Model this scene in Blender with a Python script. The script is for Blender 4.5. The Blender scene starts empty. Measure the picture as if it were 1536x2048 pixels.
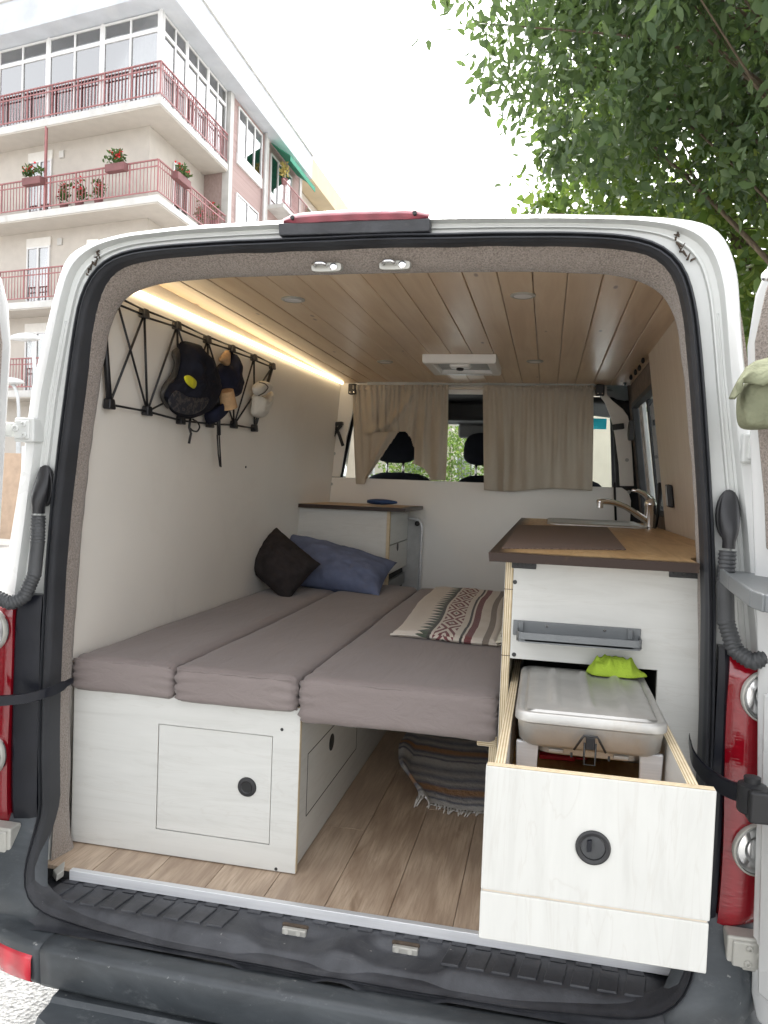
import bpy, bmesh, math, random
import numpy as np
from mathutils import Vector, Matrix, noise
random.seed(7)
R = math.radians
SC = bpy.context.scene
COL = SC.collection
# ---------------------------------------------------------------- camera, world, sun, exposure
# axes: x to the right of the van, y forward along it (0 = rear opening), z up with 0 = load floor; street at -0.66
CAM = np.array([0.43, -1.70, 1.0])
FPX = 1538.0
_dy = np.array([327., -44., 1538.]); _dy /= np.linalg.norm(_dy)
_dx = np.array([7391., 334., -1538.]); _dx -= _dy*(_dx@_dy); _dx /= np.linalg.norm(_dx)
_dz = np.cross(_dx, _dy)
if _dz[1] > 0: _dz = -_dz
cd = bpy.data.cameras.new('camera'); cam = bpy.data.objects.new('camera', cd); COL.objects.link(cam)
cd.sensor_fit = 'HORIZONTAL'; cd.sensor_width = 36.0; cd.lens = 36.0*FPX/1536.0
cd.clip_start = 0.05; cd.clip_end = 600
right = Vector((_dx[0], _dy[0], _dz[0])); down = Vector((_dx[1], _dy[1], _dz[1])); fwd = Vector((_dx[2], _dy[2], _dz[2]))
mw = Matrix.Identity(4)
for i in range(3):
    mw[i][0] = right[i]; mw[i][1] = -down[i]; mw[i][2] = -fwd[i]; mw[i][3] = CAM[i]
cam.matrix_world = mw
SC.camera = cam
SUN_EL, SUN_AZ = R(56), R(348)      # azimuth measured from +y clockwise: high ahead of the camera, behind thin cloud
w = bpy.data.worlds.new('World'); SC.world = w; w.use_nodes = True
nt = w.node_tree; nt.nodes.clear()
sky = nt.nodes.new('ShaderNodeTexSky'); sky.sky_type = 'NISHITA'; sky.sun_disc = False
sky.sun_elevation = SUN_EL; sky.sun_rotation = SUN_AZ; sky.dust_density = 4.0; sky.air_density = 1.0; sky.ozone_density = 1.0
hs = nt.nodes.new('ShaderNodeHueSaturation'); hs.inputs['Saturation'].default_value = 0.12   # overcast: almost no blue
bg = nt.nodes.new('ShaderNodeBackground'); bg.inputs['Strength'].default_value = 0.15
wo = nt.nodes.new('ShaderNodeOutputWorld')
nt.links.new(sky.outputs[0], hs.inputs['Color']); nt.links.new(hs.outputs[0], bg.inputs[0]); nt.links.new(bg.outputs[0], wo.inputs[0])
sd = bpy.data.lights.new('sun', 'SUN'); sd.energy = 1.2; sd.angle = R(25); sd.color = (1.0, 0.96, 0.90)
sun = bpy.data.objects.new('sun', sd); COL.objects.link(sun)
sdir = Vector((math.sin(SUN_AZ)*math.cos(SUN_EL), math.cos(SUN_AZ)*math.cos(SUN_EL), math.sin(SUN_EL)))
sun.rotation_euler = (-sdir).to_track_quat('-Z', 'Y').to_euler()
vs = SC.view_settings
vs.view_transform = 'Standard'; vs.look = 'None'; vs.gamma = 1.0; vs.exposure = 2.25
try: vs.use_curve_mapping = False
except Exception: pass
SC.cycles.max_bounces = 12; SC.cycles.diffuse_bounces = 8; SC.cycles.transparent_max_bounces = 16
GZ = -0.66

# ---------------------------------------------------------------- pixel -> direction -> point on a known plane
def ray(u, v):
    c = np.array([u-768., v-1024., FPX]); return np.array([c@_dx, c@_dy, c@_dz])
def PZ(u, v, z): r = ray(u, v); return Vector(CAM + r*((z-CAM[2])/r[2]))
def PY(u, v, y): r = ray(u, v); return Vector(CAM + r*((y-CAM[1])/r[1]))
def PX(u, v, x): r = ray(u, v); return Vector(CAM + r*((x-CAM[0])/r[0]))
def PP(u, v, p0, n):
    r = ray(u, v); n = np.array(n); return Vector(CAM + r*(((np.array(p0)-CAM)@n)/(r@n)))
def PD(u, v, d): return Vector(CAM + ray(u, v)*(d/FPX))
def V(*a): return Vector(a)
def lerp(a, b, t): return a+(b-a)*t
def sstep(t): t = max(0., min(1., t)); return t*t*(3-2*t)

# ---------------------------------------------------------------- mesh builder
class MB:
    def __init__(s): s.v = []; s.f = []; s.mi = []; s.cm = 0
    def add(s, vs, fs):
        o = len(s.v); s.v += [tuple(p) for p in vs]
        for f in fs: s.f.append(tuple(i+o for i in f)); s.mi.append(s.cm)
        return s
    def hexa(s, p):   # p: 4 bottom (ccw from above), 4 top
        return s.add(p, [(3,2,1,0),(4,5,6,7),(0,1,5,4),(1,2,6,5),(2,3,7,6),(3,0,4,7)])
    def box(s, x0, x1, y0, y1, z0, z1):
        return s.hexa([(x0,y0,z0),(x1,y0,z0),(x1,y1,z0),(x0,y1,z0),(x0,y0,z1),(x1,y0,z1),(x1,y1,z1),(x0,y1,z1)])
    def obox(s, c, ax, ay, az):   # oriented box: centre and three half-axis vectors
        c = Vector(c); ax = Vector(ax); ay = Vector(ay); az = Vector(az)
        if ax.cross(ay).dot(az) < 0: ax = -ax
        q = [(-1,-1),(1,-1),(1,1),(-1,1)]
        return s.hexa([c+ax*a+ay*b-az for a,b in q]+[c+ax*a+ay*b+az for a,b in q])
    def bar(s, a, b, wd, th, up=(0,0,1)):
        a = Vector(a); b = Vector(b); d = (b-a); up = Vector(up)
        sd = d.cross(up); sd.normalize(); u2 = sd.cross(d); u2.normalize()
        return s.obox((a+b)/2, d/2, sd*wd/2, u2*th/2)
    def loft(s, rings, closed=True, cap0=False, cap1=False):
        n = len(rings[0]); o = len(s.v); vs = [p for r in rings for p in r]; fs = []
        m = n if closed else n-1
        for i in range(len(rings)-1):
            for j in range(m):
                k = (j+1) % n
                fs.append((i*n+j, i*n+k, (i+1)*n+k, (i+1)*n+j))
        if cap0: fs.append(tuple(range(n-1, -1, -1)))
        if cap1: fs.append(tuple((len(rings)-1)*n+j for j in range(n)))
        return s.add(vs, fs)
    def tube(s, path, r, n=8, cap=True, closed=False):
        P = [Vector(p) for p in path]; N = len(P); rr = r if hasattr(r, '__len__') else [r]*N
        t0 = (P[1]-P[0]).normalized(); ref = Vector((0,0,1)) if abs(t0.z) < .9 else Vector((1,0,0))
        u = t0.cross(ref).normalized(); rings = []
        for i in range(N):
            a = P[i-1] if (i > 0 or closed) else P[0]; b = P[(i+1) % N] if (i < N-1 or closed) else P[-1]
            t = (b-a)
            if t.length < 1e-9: t = t0
            t = t.normalized(); u = (u-t*u.dot(t))
            if u.length < 1e-6: u = t.orthogonal()
            u.normalize(); w_ = t.cross(u)
            rings.append([P[i]+(u*math.cos(2*math.pi*k/n)+w_*math.sin(2*math.pi*k/n))*rr[i] for k in range(n)])
        if closed: rings.append(rings[0])
        return s.loft(rings, True, cap and not closed, cap and not closed)
    def lathe(s, prof, c=(0,0,0), ax=(0,0,1), n=20, cap0=True, cap1=True):   # prof: (radius, height along ax)
        c = Vector(c); ax = Vector(ax).normalized(); u = ax.orthogonal().normalized(); w_ = ax.cross(u)
        rings = [[c+ax*h+(u*math.cos(2*math.pi*k/n)+w_*math.sin(2*math.pi*k/n))*r for k in range(n)] for r, h in prof]
        return s.loft(rings, True, cap0, cap1)
    def grid(s, fn, nu, nv, keep=None):
        vs = [fn(i/nu, j/nv) for j in range(nv+1) for i in range(nu+1)]
        fs = []
        for j in range(nv):
            for i in range(nu):
                if keep is None or keep((i+.5)/nu, (j+.5)/nv):
                    a = j*(nu+1)+i; fs.append((a, a+1, a+nu+2, a+nu+1))
        return s.add(vs, fs)
    def poly(s, pts, d):   # polygon extruded by vector d
        n = len(pts); d = Vector(d); P = [Vector(p) for p in pts]
        return s.add(P+[p+d for p in P], [tuple(range(n-1,-1,-1)), tuple(range(n,2*n))]+[(i,(i+1)%n,n+(i+1)%n,n+i) for i in range(n)])

def wloc(o):
    p = Vector((0,0,0))
    while o is not None: p += o.location; o = o.parent
    return p
def obj(name, mb, mat, parent=None, smooth=False, bevel=0, seg=2, solid=0, sub=0, origin=None, fix=True, angle=35):
    """links ONE mesh object; vertices are given in world space and stored relative to the object's origin"""
    me = bpy.data.meshes.new(name)
    o = bpy.data.objects.new(name, me); COL.objects.link(o)
    base = wloc(parent) if parent is not None else Vector((0,0,0))
    org = Vector(origin) if origin is not None else base
    vs_ = [(p[0]-org[0], p[1]-org[1], p[2]-org[2]) for p in mb.v]
    me.from_pydata(vs_, [], mb.f)
    mats = mat if isinstance(mat, (list, tuple)) else [mat]
    for m in mats: me.materials.append(M[m] if isinstance(m, str) else m)
    if len(mats) > 1:
        for p, i in zip(me.polygons, mb.mi): p.material_index = i
    if fix:
        bm = bmesh.new(); bm.from_mesh(me); bmesh.ops.recalc_face_normals(bm, faces=bm.faces); bm.to_mesh(me); bm.free()
    if smooth:
        for p in me.polygons: p.use_smooth = True
        if smooth == 'auto':
            try: me.set_sharp_from_angle(angle=R(angle))
            except Exception: pass
    if parent is not None: o.parent = parent
    o.location = org-base
    if solid: m_ = o.modifiers.new('solid', 'SOLIDIFY'); m_.thickness = solid; m_.offset = -1
    if bevel:
        m_ = o.modifiers.new('bevel', 'BEVEL'); m_.width = bevel; m_.segments = seg; m_.limit_method = 'ANGLE'; m_.angle_limit = R(40)
        for p in me.polygons: p.use_smooth = True
        try: m_.harden_normals = True
        except Exception: pass
        try: me.set_sharp_from_angle(angle=R(50))
        except Exception: pass
    if sub: m_ = o.modifiers.new('sub', 'SUBSURF'); m_.levels = sub; m_.render_levels = sub
    return o
def tag(o, label=None, cat=None, group=None, kind=None):
    if label: o['label'] = label
    if cat: o['category'] = cat
    if group: o['group'] = group
    if kind: o['kind'] = kind
    return o
def thing(name, label, cat, loc=(0,0,0), group=None):
    o = bpy.data.objects.new(name, None); COL.objects.link(o); o.location = loc; o.empty_display_size = .1
    return tag(o, label, cat, group)
def copy_tree(o, parent=None):
    c = o.copy(); COL.objects.link(c); c.parent = parent
    for ch in [x for x in SC.objects if x.parent == o]: copy_tree(ch, c)
    return c

# ---------------------------------------------------------------- materials
M = {}
class NT:
    def __init__(s, name):
        s.m = bpy.data.materials.new(name); s.m.use_nodes = True; s.t = s.m.node_tree; s.n = s.t.nodes
        s.b = s.n['Principled BSDF']; M[name] = s.m
    def new(s, t, **kw):
        n = s.n.new(t)
        for k, v_ in kw.items(): setattr(n, k, v_)
        return n
    def l(s, a, b): s.t.links.new(a, b)
    def val(s, x, sock):
        if isinstance(x, (int, float)): sock.default_value = x
        else: s.l(x, sock)
    def math(s, op, a, b=0.0, c=None):
        n = s.new('ShaderNodeMath', operation=op); s.val(a, n.inputs[0]); s.val(b, n.inputs[1])
        if c is not None: s.val(c, n.inputs[2])
        return n.outputs[0]
    def coord(s, scale=(1,1,1), rnd=0.0, kind='Object', rot=(0,0,0)):
        tc = s.new('ShaderNodeTexCoord'); mp = s.new('ShaderNodeMapping'); mp.inputs['Scale'].default_value = scale; mp.inputs['Rotation'].default_value = rot
        s.l(tc.outputs[kind], mp.inputs['Vector'])
        if rnd:
            oi = s.new('ShaderNodeObjectInfo'); m1 = s.math('MULTIPLY', oi.outputs['Random'], rnd)
            cb = s.new('ShaderNodeCombineXYZ'); s.l(m1, cb.inputs[0]); s.l(s.math('MULTIPLY', m1, 1.7), cb.inputs[1]); s.l(s.math('MULTIPLY', m1, .6), cb.inputs[2])
            s.l(cb.outputs[0], mp.inputs['Location'])
        return mp.outputs[0]
    def noise(s, vec, scale=5, detail=4, rough=.55, dist=0.0):
        n = s.new('ShaderNodeTexNoise'); n.inputs['Scale'].default_value = scale; n.inputs['Detail'].default_value = detail
        n.inputs['Roughness'].default_value = rough; n.inputs['Distortion'].default_value = dist
        s.l(vec, n.inputs['Vector']); return n.outputs['Fac']
    def ramp(s, fac, stops):
        n = s.new('ShaderNodeValToRGB'); e = n.color_ramp.elements
        while len(e) < len(stops): e.new(.5)
        for k, (p, c) in zip(e, stops): k.position = p; k.color = (c[0], c[1], c[2], 1)
        s.l(fac, n.inputs[0]); return n.outputs[0]
    def mix(s, fac, a, b, mode='MIX'):
        n = s.new('ShaderNodeMix', data_type='RGBA', blend_type=mode)
        s.val(fac, n.inputs[0])
        for x, k in ((a, 6), (b, 7)):
            if isinstance(x, tuple): n.inputs[k].default_value = (x[0], x[1], x[2], 1)
            else: s.l(x, n.inputs[k])
        return n.outputs[2]
    def bump(s, h, st=.3, dist=.01):
        n = s.new('ShaderNodeBump'); n.inputs['Strength'].default_value = st; n.inputs['Distance'].default_value = dist
        s.l(h, n.inputs['Height']); s.l(n.outputs[0], s.b.inputs['Normal'])
    def set(s, **kw):
        for k, v_ in kw.items():
            k = k.replace('_', ' ')
            sock = s.b.inputs[k]
            if isinstance(v_, tuple): sock.default_value = (*v_, 1) if len(v_) == 3 else v_
            elif isinstance(v_, (int, float)): sock.default_value = v_
            else: s.l(v_, sock)
        return s
def mk(name, col, rough=.5, metal=0., var=.12, vs=6., bump=0., bs=300., bd=.002, stretch=(1,1,1), spec=.5, rnd=0., coat=0., tint=None, tpos=(.55,.75)):
    t = NT(name); c = t.coord(stretch, rnd)
    n = t.noise(c, vs, 5)
    d = tuple(max(0, x*(1-var)) for x in col); b = tuple(min(1, x*(1+var)) for x in col)
    cc = t.ramp(n, [(.3, d), (.7, b)])
    if tint:
        n2 = t.noise(c, vs*.6, 6, .65, .4); f = t.ramp(n2, [(tpos[0], (0,0,0)), (tpos[1], (1,1,1))])
        cc = t.mix(f, cc, tint)
    rr = t.math('MULTIPLY_ADD', n, rough*.3, rough*.85)
    t.set(Base_Color=cc, Roughness=rr, Metallic=metal, Specular_IOR_Level=spec)
    if coat: t.set(Coat_Weight=coat, Coat_Roughness=.12)
    if bump: t.bump(t.noise(c, bs, 3), bump, bd)
    return t
mk('paint_white', (.68,.685,.675), .28, var=.04, vs=3, coat=.4, tint=(.66,.65,.61), tpos=(.60,.9))
mk('jamb_white', (.62,.63,.61), .35, var=.06, vs=5, coat=.2, tint=(.45,.42,.36), tpos=(.66,.95))
mk('rubber', (.030,.032,.037), .55, var=.25, vs=8, bump=.15, bs=160)
mk('trim_black', (.008,.009,.014), .3, var=.3, vs=9, spec=.35)
mk('black_plastic', (.02,.02,.022), .42, var=.2, vs=12, bump=.1, bs=500)
mk('grey_plastic', (.16,.17,.175), .42, var=.1, vs=10, bump=.12, bs=700)
mk('hose', (.05,.052,.055), .5, var=.2, vs=20)
mk('galv', (.46,.45,.41), .5, .3, var=.12, vs=14)
mk('steel', (.50,.49,.465), .46, .7, var=.16, vs=9, bump=.25, bs=60, tint=(.42,.36,.28), tpos=(.6,.85))
mk('chrome', (.82,.82,.82), .16, 1., var=.05)
mk('alu', (.74,.75,.77), .38, .35, var=.08, vs=5, stretch=(1,30,30))
mk('cap_black', (.010,.011,.018), .85, var=.4, vs=25, bump=.3, bs=500, spec=.2)
mk('cap_navy', (.012,.014,.03), .8, var=.4, vs=20, bump=.3, bs=400, spec=.2)
mk('cap_white', (.70,.67,.60), .9, var=.08, vs=18, bump=.3, bs=500, spec=.2)
mk('cork', (.46,.29,.15), .8, var=.2, vs=60, bump=.2, bs=300)
mk('yellow_patch', (.55,.52,.02), .5, var=.25, vs=30)
mk('rack_black', (.010,.010,.012), .4, var=.2, vs=20)
mk('clip_brown', (.05,.045,.04), .5, var=.3, vs=20)
mk('seat_dark', (.014,.016,.024), .85, var=.3, vs=20, bump=.2, bs=500, spec=.25)
mk('cab_dark', (.03,.031,.034), .6, var=.2, vs=8)
mk('cab_grey', (.20,.20,.20), .6, var=.1, vs=8)
mk('wall_white', (.77,.735,.675), .5, tint=(.71,.67,.61), tpos=(.55,.8), var=.02, vs=4, bump=.05, bs=120)
mk('bulk_white', (.83,.81,.77), .35, var=.025, vs=4, bump=.04, bs=90)
mk('white_plastic', (.76,.75,.72), .3, var=.04)
mk('canvas_green', (.22,.23,.15), .9, var=.2, vs=14, bump=.8, bs=32, bd=.012, spec=.2)
mk('cloth_lime', (.33,.46,.05), .95, var=.2, vs=30, bump=.6, bs=420, bd=.004, spec=.1)
mk('pillow_dark', (.035,.030,.030), .95, var=.3, vs=18, bump=.4, bs=420, spec=.1)
mk('pillow_blue', (.135,.16,.25), .9, var=.15, vs=14, bump=.25, bs=500, spec=.15)
mk('case_blue', (.012,.05,.16), .5, var=.2, vs=20)
mk('red_plastic', (.55,.02,.03), .35, var=.1)
mk('placemat', (.17,.115,.095), .75, var=.15, vs=30)
mk('taupe', (.26,.22,.20), .9)
mk('thread', (.70,.66,.54), .95, var=.25, vs=60)
mk('rug_fringe', (.55,.53,.50), .95, var=.15, vs=60)
mk('railing', (.34,.14,.14), .5, var=.15, vs=6)
mk('slab', (.60,.59,.57), .85, var=.12, vs=2, tint=(.42,.39,.34), tpos=(.6,.85), bump=.2, bs=30, bd=.01)
mk('plaster', (.56,.52,.47), .92, var=.05, vs=3, bump=.5, bs=40, bd=.02)
mk('fascia', (.58,.61,.66), .85, var=.1, vs=1.2, tint=(.66,.68,.71), tpos=(.5,.7))
mk('fascia_tan', (.62,.52,.36), .85, var=.08, vs=1.2)
mk('window_white', (.78,.78,.78), .4, var=.03)
mk('shutter_w', (.74,.72,.68), .5, var=.04)
mk('curtain_far', (.60,.57,.53), .9, var=.15, vs=3, stretch=(6,6,.3))
mk('dark_room', (.34,.33,.31), .9, var=.4, vs=1.5)
mk('awning_green', (.04,.27,.17), .8, var=.2, vs=6)
mk('planter_pink', (.20,.085,.085), .7)
mk('flower_red', (.62,.02,.03), .6, var=.3, vs=20)
mk('lamp_white', (.72,.73,.74), .35)
mk('pole_grey', (.60,.62,.63), .4)
mk('fence_orange', (.46,.34,.25), .8)
mk('sign_yellow', (.75,.62,.08), .5)
mk('kerb', (.38,.37,.35), .9, var=.15, vs=5, bump=.3, bs=80)
mk('paving', (.36,.345,.32), .9, var=.15, vs=4, bump=.3, bs=60)
mk('car_silver', (.55,.57,.60), .25, .5, var=.03, coat=.6)
mk('car_white', (.76,.77,.78), .25, var=.03, coat=.6)
mk('tyre', (.02,.02,.021), .8, var=.2)
mk('brick_far', (.62,.57,.47), .9, var=.06, vs=1)
mk('bark', (.10,.075,.05), .95, var=.35, vs=9, stretch=(1,1,.25), bump=.8, bs=22, bd=.03)
mk('plant_green', (.07,.13,.03), .7, var=.35, vs=14)
mk('plant_yellow', (.42,.34,.10), .7, var=.35, vs=14)
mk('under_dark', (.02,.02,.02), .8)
mk('screw_dark', (.05,.05,.05), .4, .6)
mk('felt_brown', (.23,.19,.165), .97, var=.18, vs=40, bump=.5, bs=260, bd=.004, spec=.1)
mk('cyan_sticker', (.02,.50,.62), .5)
mk('plate_grey', (.42,.43,.42), .5, var=.2, vs=10)
mk('linoleum', (.45,.46,.46), .5, var=.2, vs=10)
mk('dirt', (.075,.055,.04), .95, var=.4, vs=60)

# carpet felt lining: fine salt-and-pepper fibres
t = NT('carpet'); c = t.coord(); a = t.noise(c, 260, 2, .7); b = t.noise(c, 7, 4); q = t.noise(t.coord((1,1,.25)), 110, 3, .7)
cc = t.ramp(a, [(.32, (.140,.115,.098)), (.62, (.375,.325,.285))]); cc = t.mix(t.math('MULTIPLY', b, .5), cc, (.26,.218,.186))
t.set(Base_Color=cc, Roughness=.98, Specular_IOR_Level=.08, Sheen_Weight=.3); t.bump(t.math('ADD', a, q), .8, .004)
# asphalt
t = NT('asphalt'); c = t.coord(); v_ = t.new('ShaderNodeTexVoronoi'); v_.inputs['Scale'].default_value = 75; t.l(c, v_.inputs['Vector'])
n1 = t.noise(c, 55, 5, .7); n2 = t.noise(c, .8, 4)
cc = t.ramp(n1, [(.33, (.16,.16,.155)), (.55, (.36,.36,.35)), (.75, (.58,.58,.565))]); cc = t.mix(t.math('MULTIPLY', n2, .35), cc, (.38,.38,.37))
t.set(Base_Color=cc, Roughness=.9); t.bump(t.math('ADD', v_.outputs['Distance'], n1), .9, .02)
# bumper: faded dark plastic, chalky scuffs and specks
t = NT('bumper'); c = t.coord((1,2.5,2.5)); n1 = t.noise(c, 4.5, 6, .65, .6); n2 = t.noise(t.coord(), 38, 3, .6); n3 = t.noise(t.coord((1,1.6,1.6), rot=(0,0,.4)), 17, 8, .75, .3)
cc = t.ramp(n1, [(.3, (.033,.038,.043)), (.6, (.062,.070,.077)), (.85, (.108,.117,.124))])
cc = t.mix(t.ramp(n3, [(.56, (0,0,0)), (.78, (.8,.8,.8))]), cc, (.19,.20,.205)); cc = t.mix(t.ramp(n2, [(.70, (0,0,0)), (.75, (1,1,1))]), cc, (.30,.30,.29))
t.set(Base_Color=cc, Roughness=t.math('MULTIPLY_ADD', n1, .25, .28)); t.bump(t.noise(t.coord(), 420, 2), .15, .002)
t = NT('sill_plastic'); c = t.coord(); n1 = t.noise(c, 9, 6, .65, .5); n2 = t.noise(c, 60, 3); n4 = t.noise(t.coord((.5,5,5)), 22, 5, .7, .8)
cc = t.ramp(n1, [(.32, (.024,.025,.030)), (.7, (.068,.071,.080))]); cc = t.mix(t.ramp(n4, [(.58, (0,0,0)), (.8, (.6,.6,.6))]), cc, (.13,.125,.12))
cc = t.mix(t.ramp(n2, [(.73, (0,0,0)), (.78, (1,1,1))]), cc, (.30,.29,.27))
t.set(Base_Color=cc, Roughness=.48); t.bump(t.noise(t.coord((1,.2,1)), 320, 2), .25, .002)
# varnished pine cladding, grain along y, with knots
t = NT('pine'); c = t.coord((1,.07,1), rnd=37.); n1 = t.noise(c, 26, 5, .6, .8); n2 = t.noise(t.coord((1,.5,1), rnd=53.), 3.2, 2)
v_ = t.new('ShaderNodeTexVoronoi'); v_.inputs['Scale'].default_value = 5.2; t.l(t.coord((2.2,.75,1), rnd=91.), v_.inputs['Vector'])
oi = t.new('ShaderNodeObjectInfo')
cc = t.ramp(n1, [(.3, (.60,.415,.25)), (.55, (.70,.52,.335)), (.75, (.75,.59,.41))])
cc = t.mix(t.math('MULTIPLY', oi.outputs['Random'], .30), cc, (.60,.47,.34)); cc = t.mix(t.ramp(n2, [(.45, (0,0,0)), (.7, (.35,.35,.35))]), cc, (.47,.31,.19))
cc = t.mix(t.ramp(v_.outputs['Distance'], [(.045, (.85,.85,.85)), (.085, (0,0,0))]), cc, (.20,.095,.045))
t.set(Base_Color=cc, Roughness=.34, Coat_Weight=.25, Coat_Roughness=.28); t.bump(n1, .05, .002)
t = NT('panel_wood'); c = t.coord((9,9,.6)); n1 = t.noise(c, 4, 5, .6, .5)
t.set(Base_Color=t.ramp(n1, [(.3, (.62,.535,.44)), (.7, (.69,.61,.51))]), Roughness=.45)
# white-washed laminate: pale with soft grey grain, streaks along an axis
def white_wood(name, stretch, seed):
    t = NT(name); c = t.coord(stretch, rnd=seed); n1 = t.noise(c, 7, 6, .62, 1.0); n2 = t.noise(c, 2.2, 4, .6, 2.2); n3 = t.noise(t.coord(rnd=seed), 3, 3)
    cc = t.ramp(n1, [(.22, (.525,.52,.49)), (.45, (.59,.588,.558)), (.75, (.63,.628,.598))])
    cc = t.mix(t.ramp(n2, [(.485, (0,0,0)), (.50, (.30,.30,.30)), (.515, (0,0,0))]), cc, (.50,.48,.44))
    cc = t.mix(t.ramp(n3, [(.6, (0,0,0)), (.85, (.4,.4,.4))]), cc, (.62,.62,.59))
    t.set(Base_Color=cc, Roughness=.42); t.bump(n1, .05, .002)
white_wood('white_wood_x', (.5,3,4.5), 13.); white_wood('white_wood_z', (3.2,3,.35), 29.); white_wood('white_wood_y', (4,.5,4.5), 47.)
# plywood edges: thin layers stacked along one axis
for nm, ax in (('ply_x', 0), ('ply_y', 1), ('ply_z', 2)):
    t = NT(nm); tc = t.new('ShaderNodeTexCoord'); sp = t.new('ShaderNodeSeparateXYZ'); t.l(tc.outputs['Object'], sp.inputs[0])
    s_ = t.math('SINE', t.math('MULTIPLY', sp.outputs[ax], 2*math.pi/.0048)); n1 = t.noise(t.coord((6,6,6)), 9, 4)
    f = t.math('MULTIPLY_ADD', s_, .34, t.math('MULTIPLY_ADD', n1, .5, .25))
    t.set(Base_Color=t.ramp(f, [(.25, (.42,.31,.17)), (.55, (.64,.53,.36)), (.8, (.74,.65,.48))]), Roughness=.65)
# burnt worktop: honey pine with dark scorched edges (scorching follows the board's own rim, see builder)
def burnt(name, c0, c1, dark, lo, hi):
    t = NT(name); c = t.coord((3.0,.35,3)); n1 = t.noise(c, 9, 6, .65, 1.2); n2 = t.noise(t.coord((1.6,.7,1)), 3.5, 5, .7, .8)
    at = t.new('ShaderNodeAttribute'); at.attribute_name = 'scorch'
    f = t.math('ADD', at.outputs['Fac'], t.math('MULTIPLY_ADD', n2, .5, -.25))
    cc = t.ramp(n1, [(.3, c0), (.7, c1)]); cc = t.mix(t.ramp(f, [(lo, (0,0,0)), (hi, (1,1,1))]), cc, dark)
    t.set(Base_Color=cc, Roughness=.42, Specular_IOR_Level=.3); t.bump(n1, .05, .002)
burnt('worktop', (.36,.21,.09), (.56,.37,.18), (.035,.021,.016), .28, .75)
burnt('burnt_ply', (.42,.22,.07), (.62,.38,.16), (.07,.035,.018), .45, .75)
# oak laminate floor, grain along y
t = NT('oak'); c = t.coord((5.5,.55,1), rnd=71.); n1 = t.noise(c, 6, 7, .66, 1.6); n2 = t.noise(t.coord((22,1.1,1), rnd=71.), 9, 4, .6, .4); oi = t.new('ShaderNodeObjectInfo')
wv = t.new('ShaderNodeTexWave', wave_type='RINGS'); wv.inputs['Scale'].default_value = 2.1; wv.inputs['Distortion'].default_value = 9; wv.inputs['Detail'].default_value = 3; wv.inputs['Detail Scale'].default_value = 1.2
t.l(t.coord((4.2,.5,1), rnd=71.), wv.inputs['Vector'])
cc = t.ramp(n1, [(.28, (.29,.205,.140)), (.48, (.50,.38,.275)), (.72, (.62,.495,.375))])
cc = t.mix(t.math('MULTIPLY', wv.outputs['Fac'], .55), cc, (.27,.185,.125)); cc = t.mix(t.ramp(n2, [(.45, (0,0,0)), (.7, (.5,.5,.5))]), cc, (.23,.15,.10))
cc = t.mix(t.math('MULTIPLY', oi.outputs['Random'], .35), cc, (.50,.40,.315))
t.set(Base_Color=cc, Roughness=.42); t.bump(n2, .12, .002)
# mattress cotton
t = NT('mattress_cloth'); c = t.coord(); n1 = t.noise(t.coord((1,1,3)), 2.2, 4); wrk = t.noise(t.coord((5,1.2,9)), 3.0, 5, .55, 1.5)
t.set(Base_Color=t.ramp(n1, [(.3, (.215,.180,.170)), (.7, (.245,.208,.197))]), Roughness=.92, Specular_IOR_Level=.15, Sheen_Weight=.15)
t.bump(t.math('MULTIPLY_ADD', t.noise(c, 900, 2), .10, wrk), .35, .012)
# linen curtain, light shining through
t = NT('linen'); n1 = t.noise(t.coord((1,1,1)), 320, 2, .7); n2 = t.noise(t.coord((2,2,.6)), 5, 3)
cc = t.ramp(t.math('MULTIPLY_ADD', n1, .4, t.math('MULTIPLY', n2, .6)), [(.3, (.60,.54,.455)), (.7, (.72,.66,.57))])
t.set(Base_Color=cc, Roughness=.95, Specular_IOR_Level=.1); t.bump(n1, .3, .002)
tr = t.new('ShaderNodeBsdfTranslucent'); t.l(cc, tr.inputs[0]); mx = t.new('ShaderNodeMixShader'); mx.inputs[0].default_value = .35
t.l(t.b.outputs[0], mx.inputs[1]); t.l(tr.outputs[0], mx.inputs[2]); t.l(mx.outputs[0], t.n['Material Output'].inputs[0])
# brick cladding of the far house (pieces only a few pixels: pattern in the material)
t = NT('pink_brick'); bt = t.new('ShaderNodeTexBrick'); bt.inputs['Scale'].default_value = 7; bt.inputs['Color1'].default_value = (.42,.30,.28,1); bt.inputs['Color2'].default_value = (.34,.235,.22,1); bt.inputs['Mortar'].default_value = (.50,.46,.43,1)
tc = t.new('ShaderNodeTexCoord'); mp = t.new('ShaderNodeMapping'); mp.inputs['Rotation'].default_value = (R(90),0,R(90)); t.l(tc.outputs['Object'], mp.inputs[0]); t.l(mp.outputs[0], bt.inputs[0])
t.set(Base_Color=bt.outputs[0], Roughness=.9)
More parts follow.
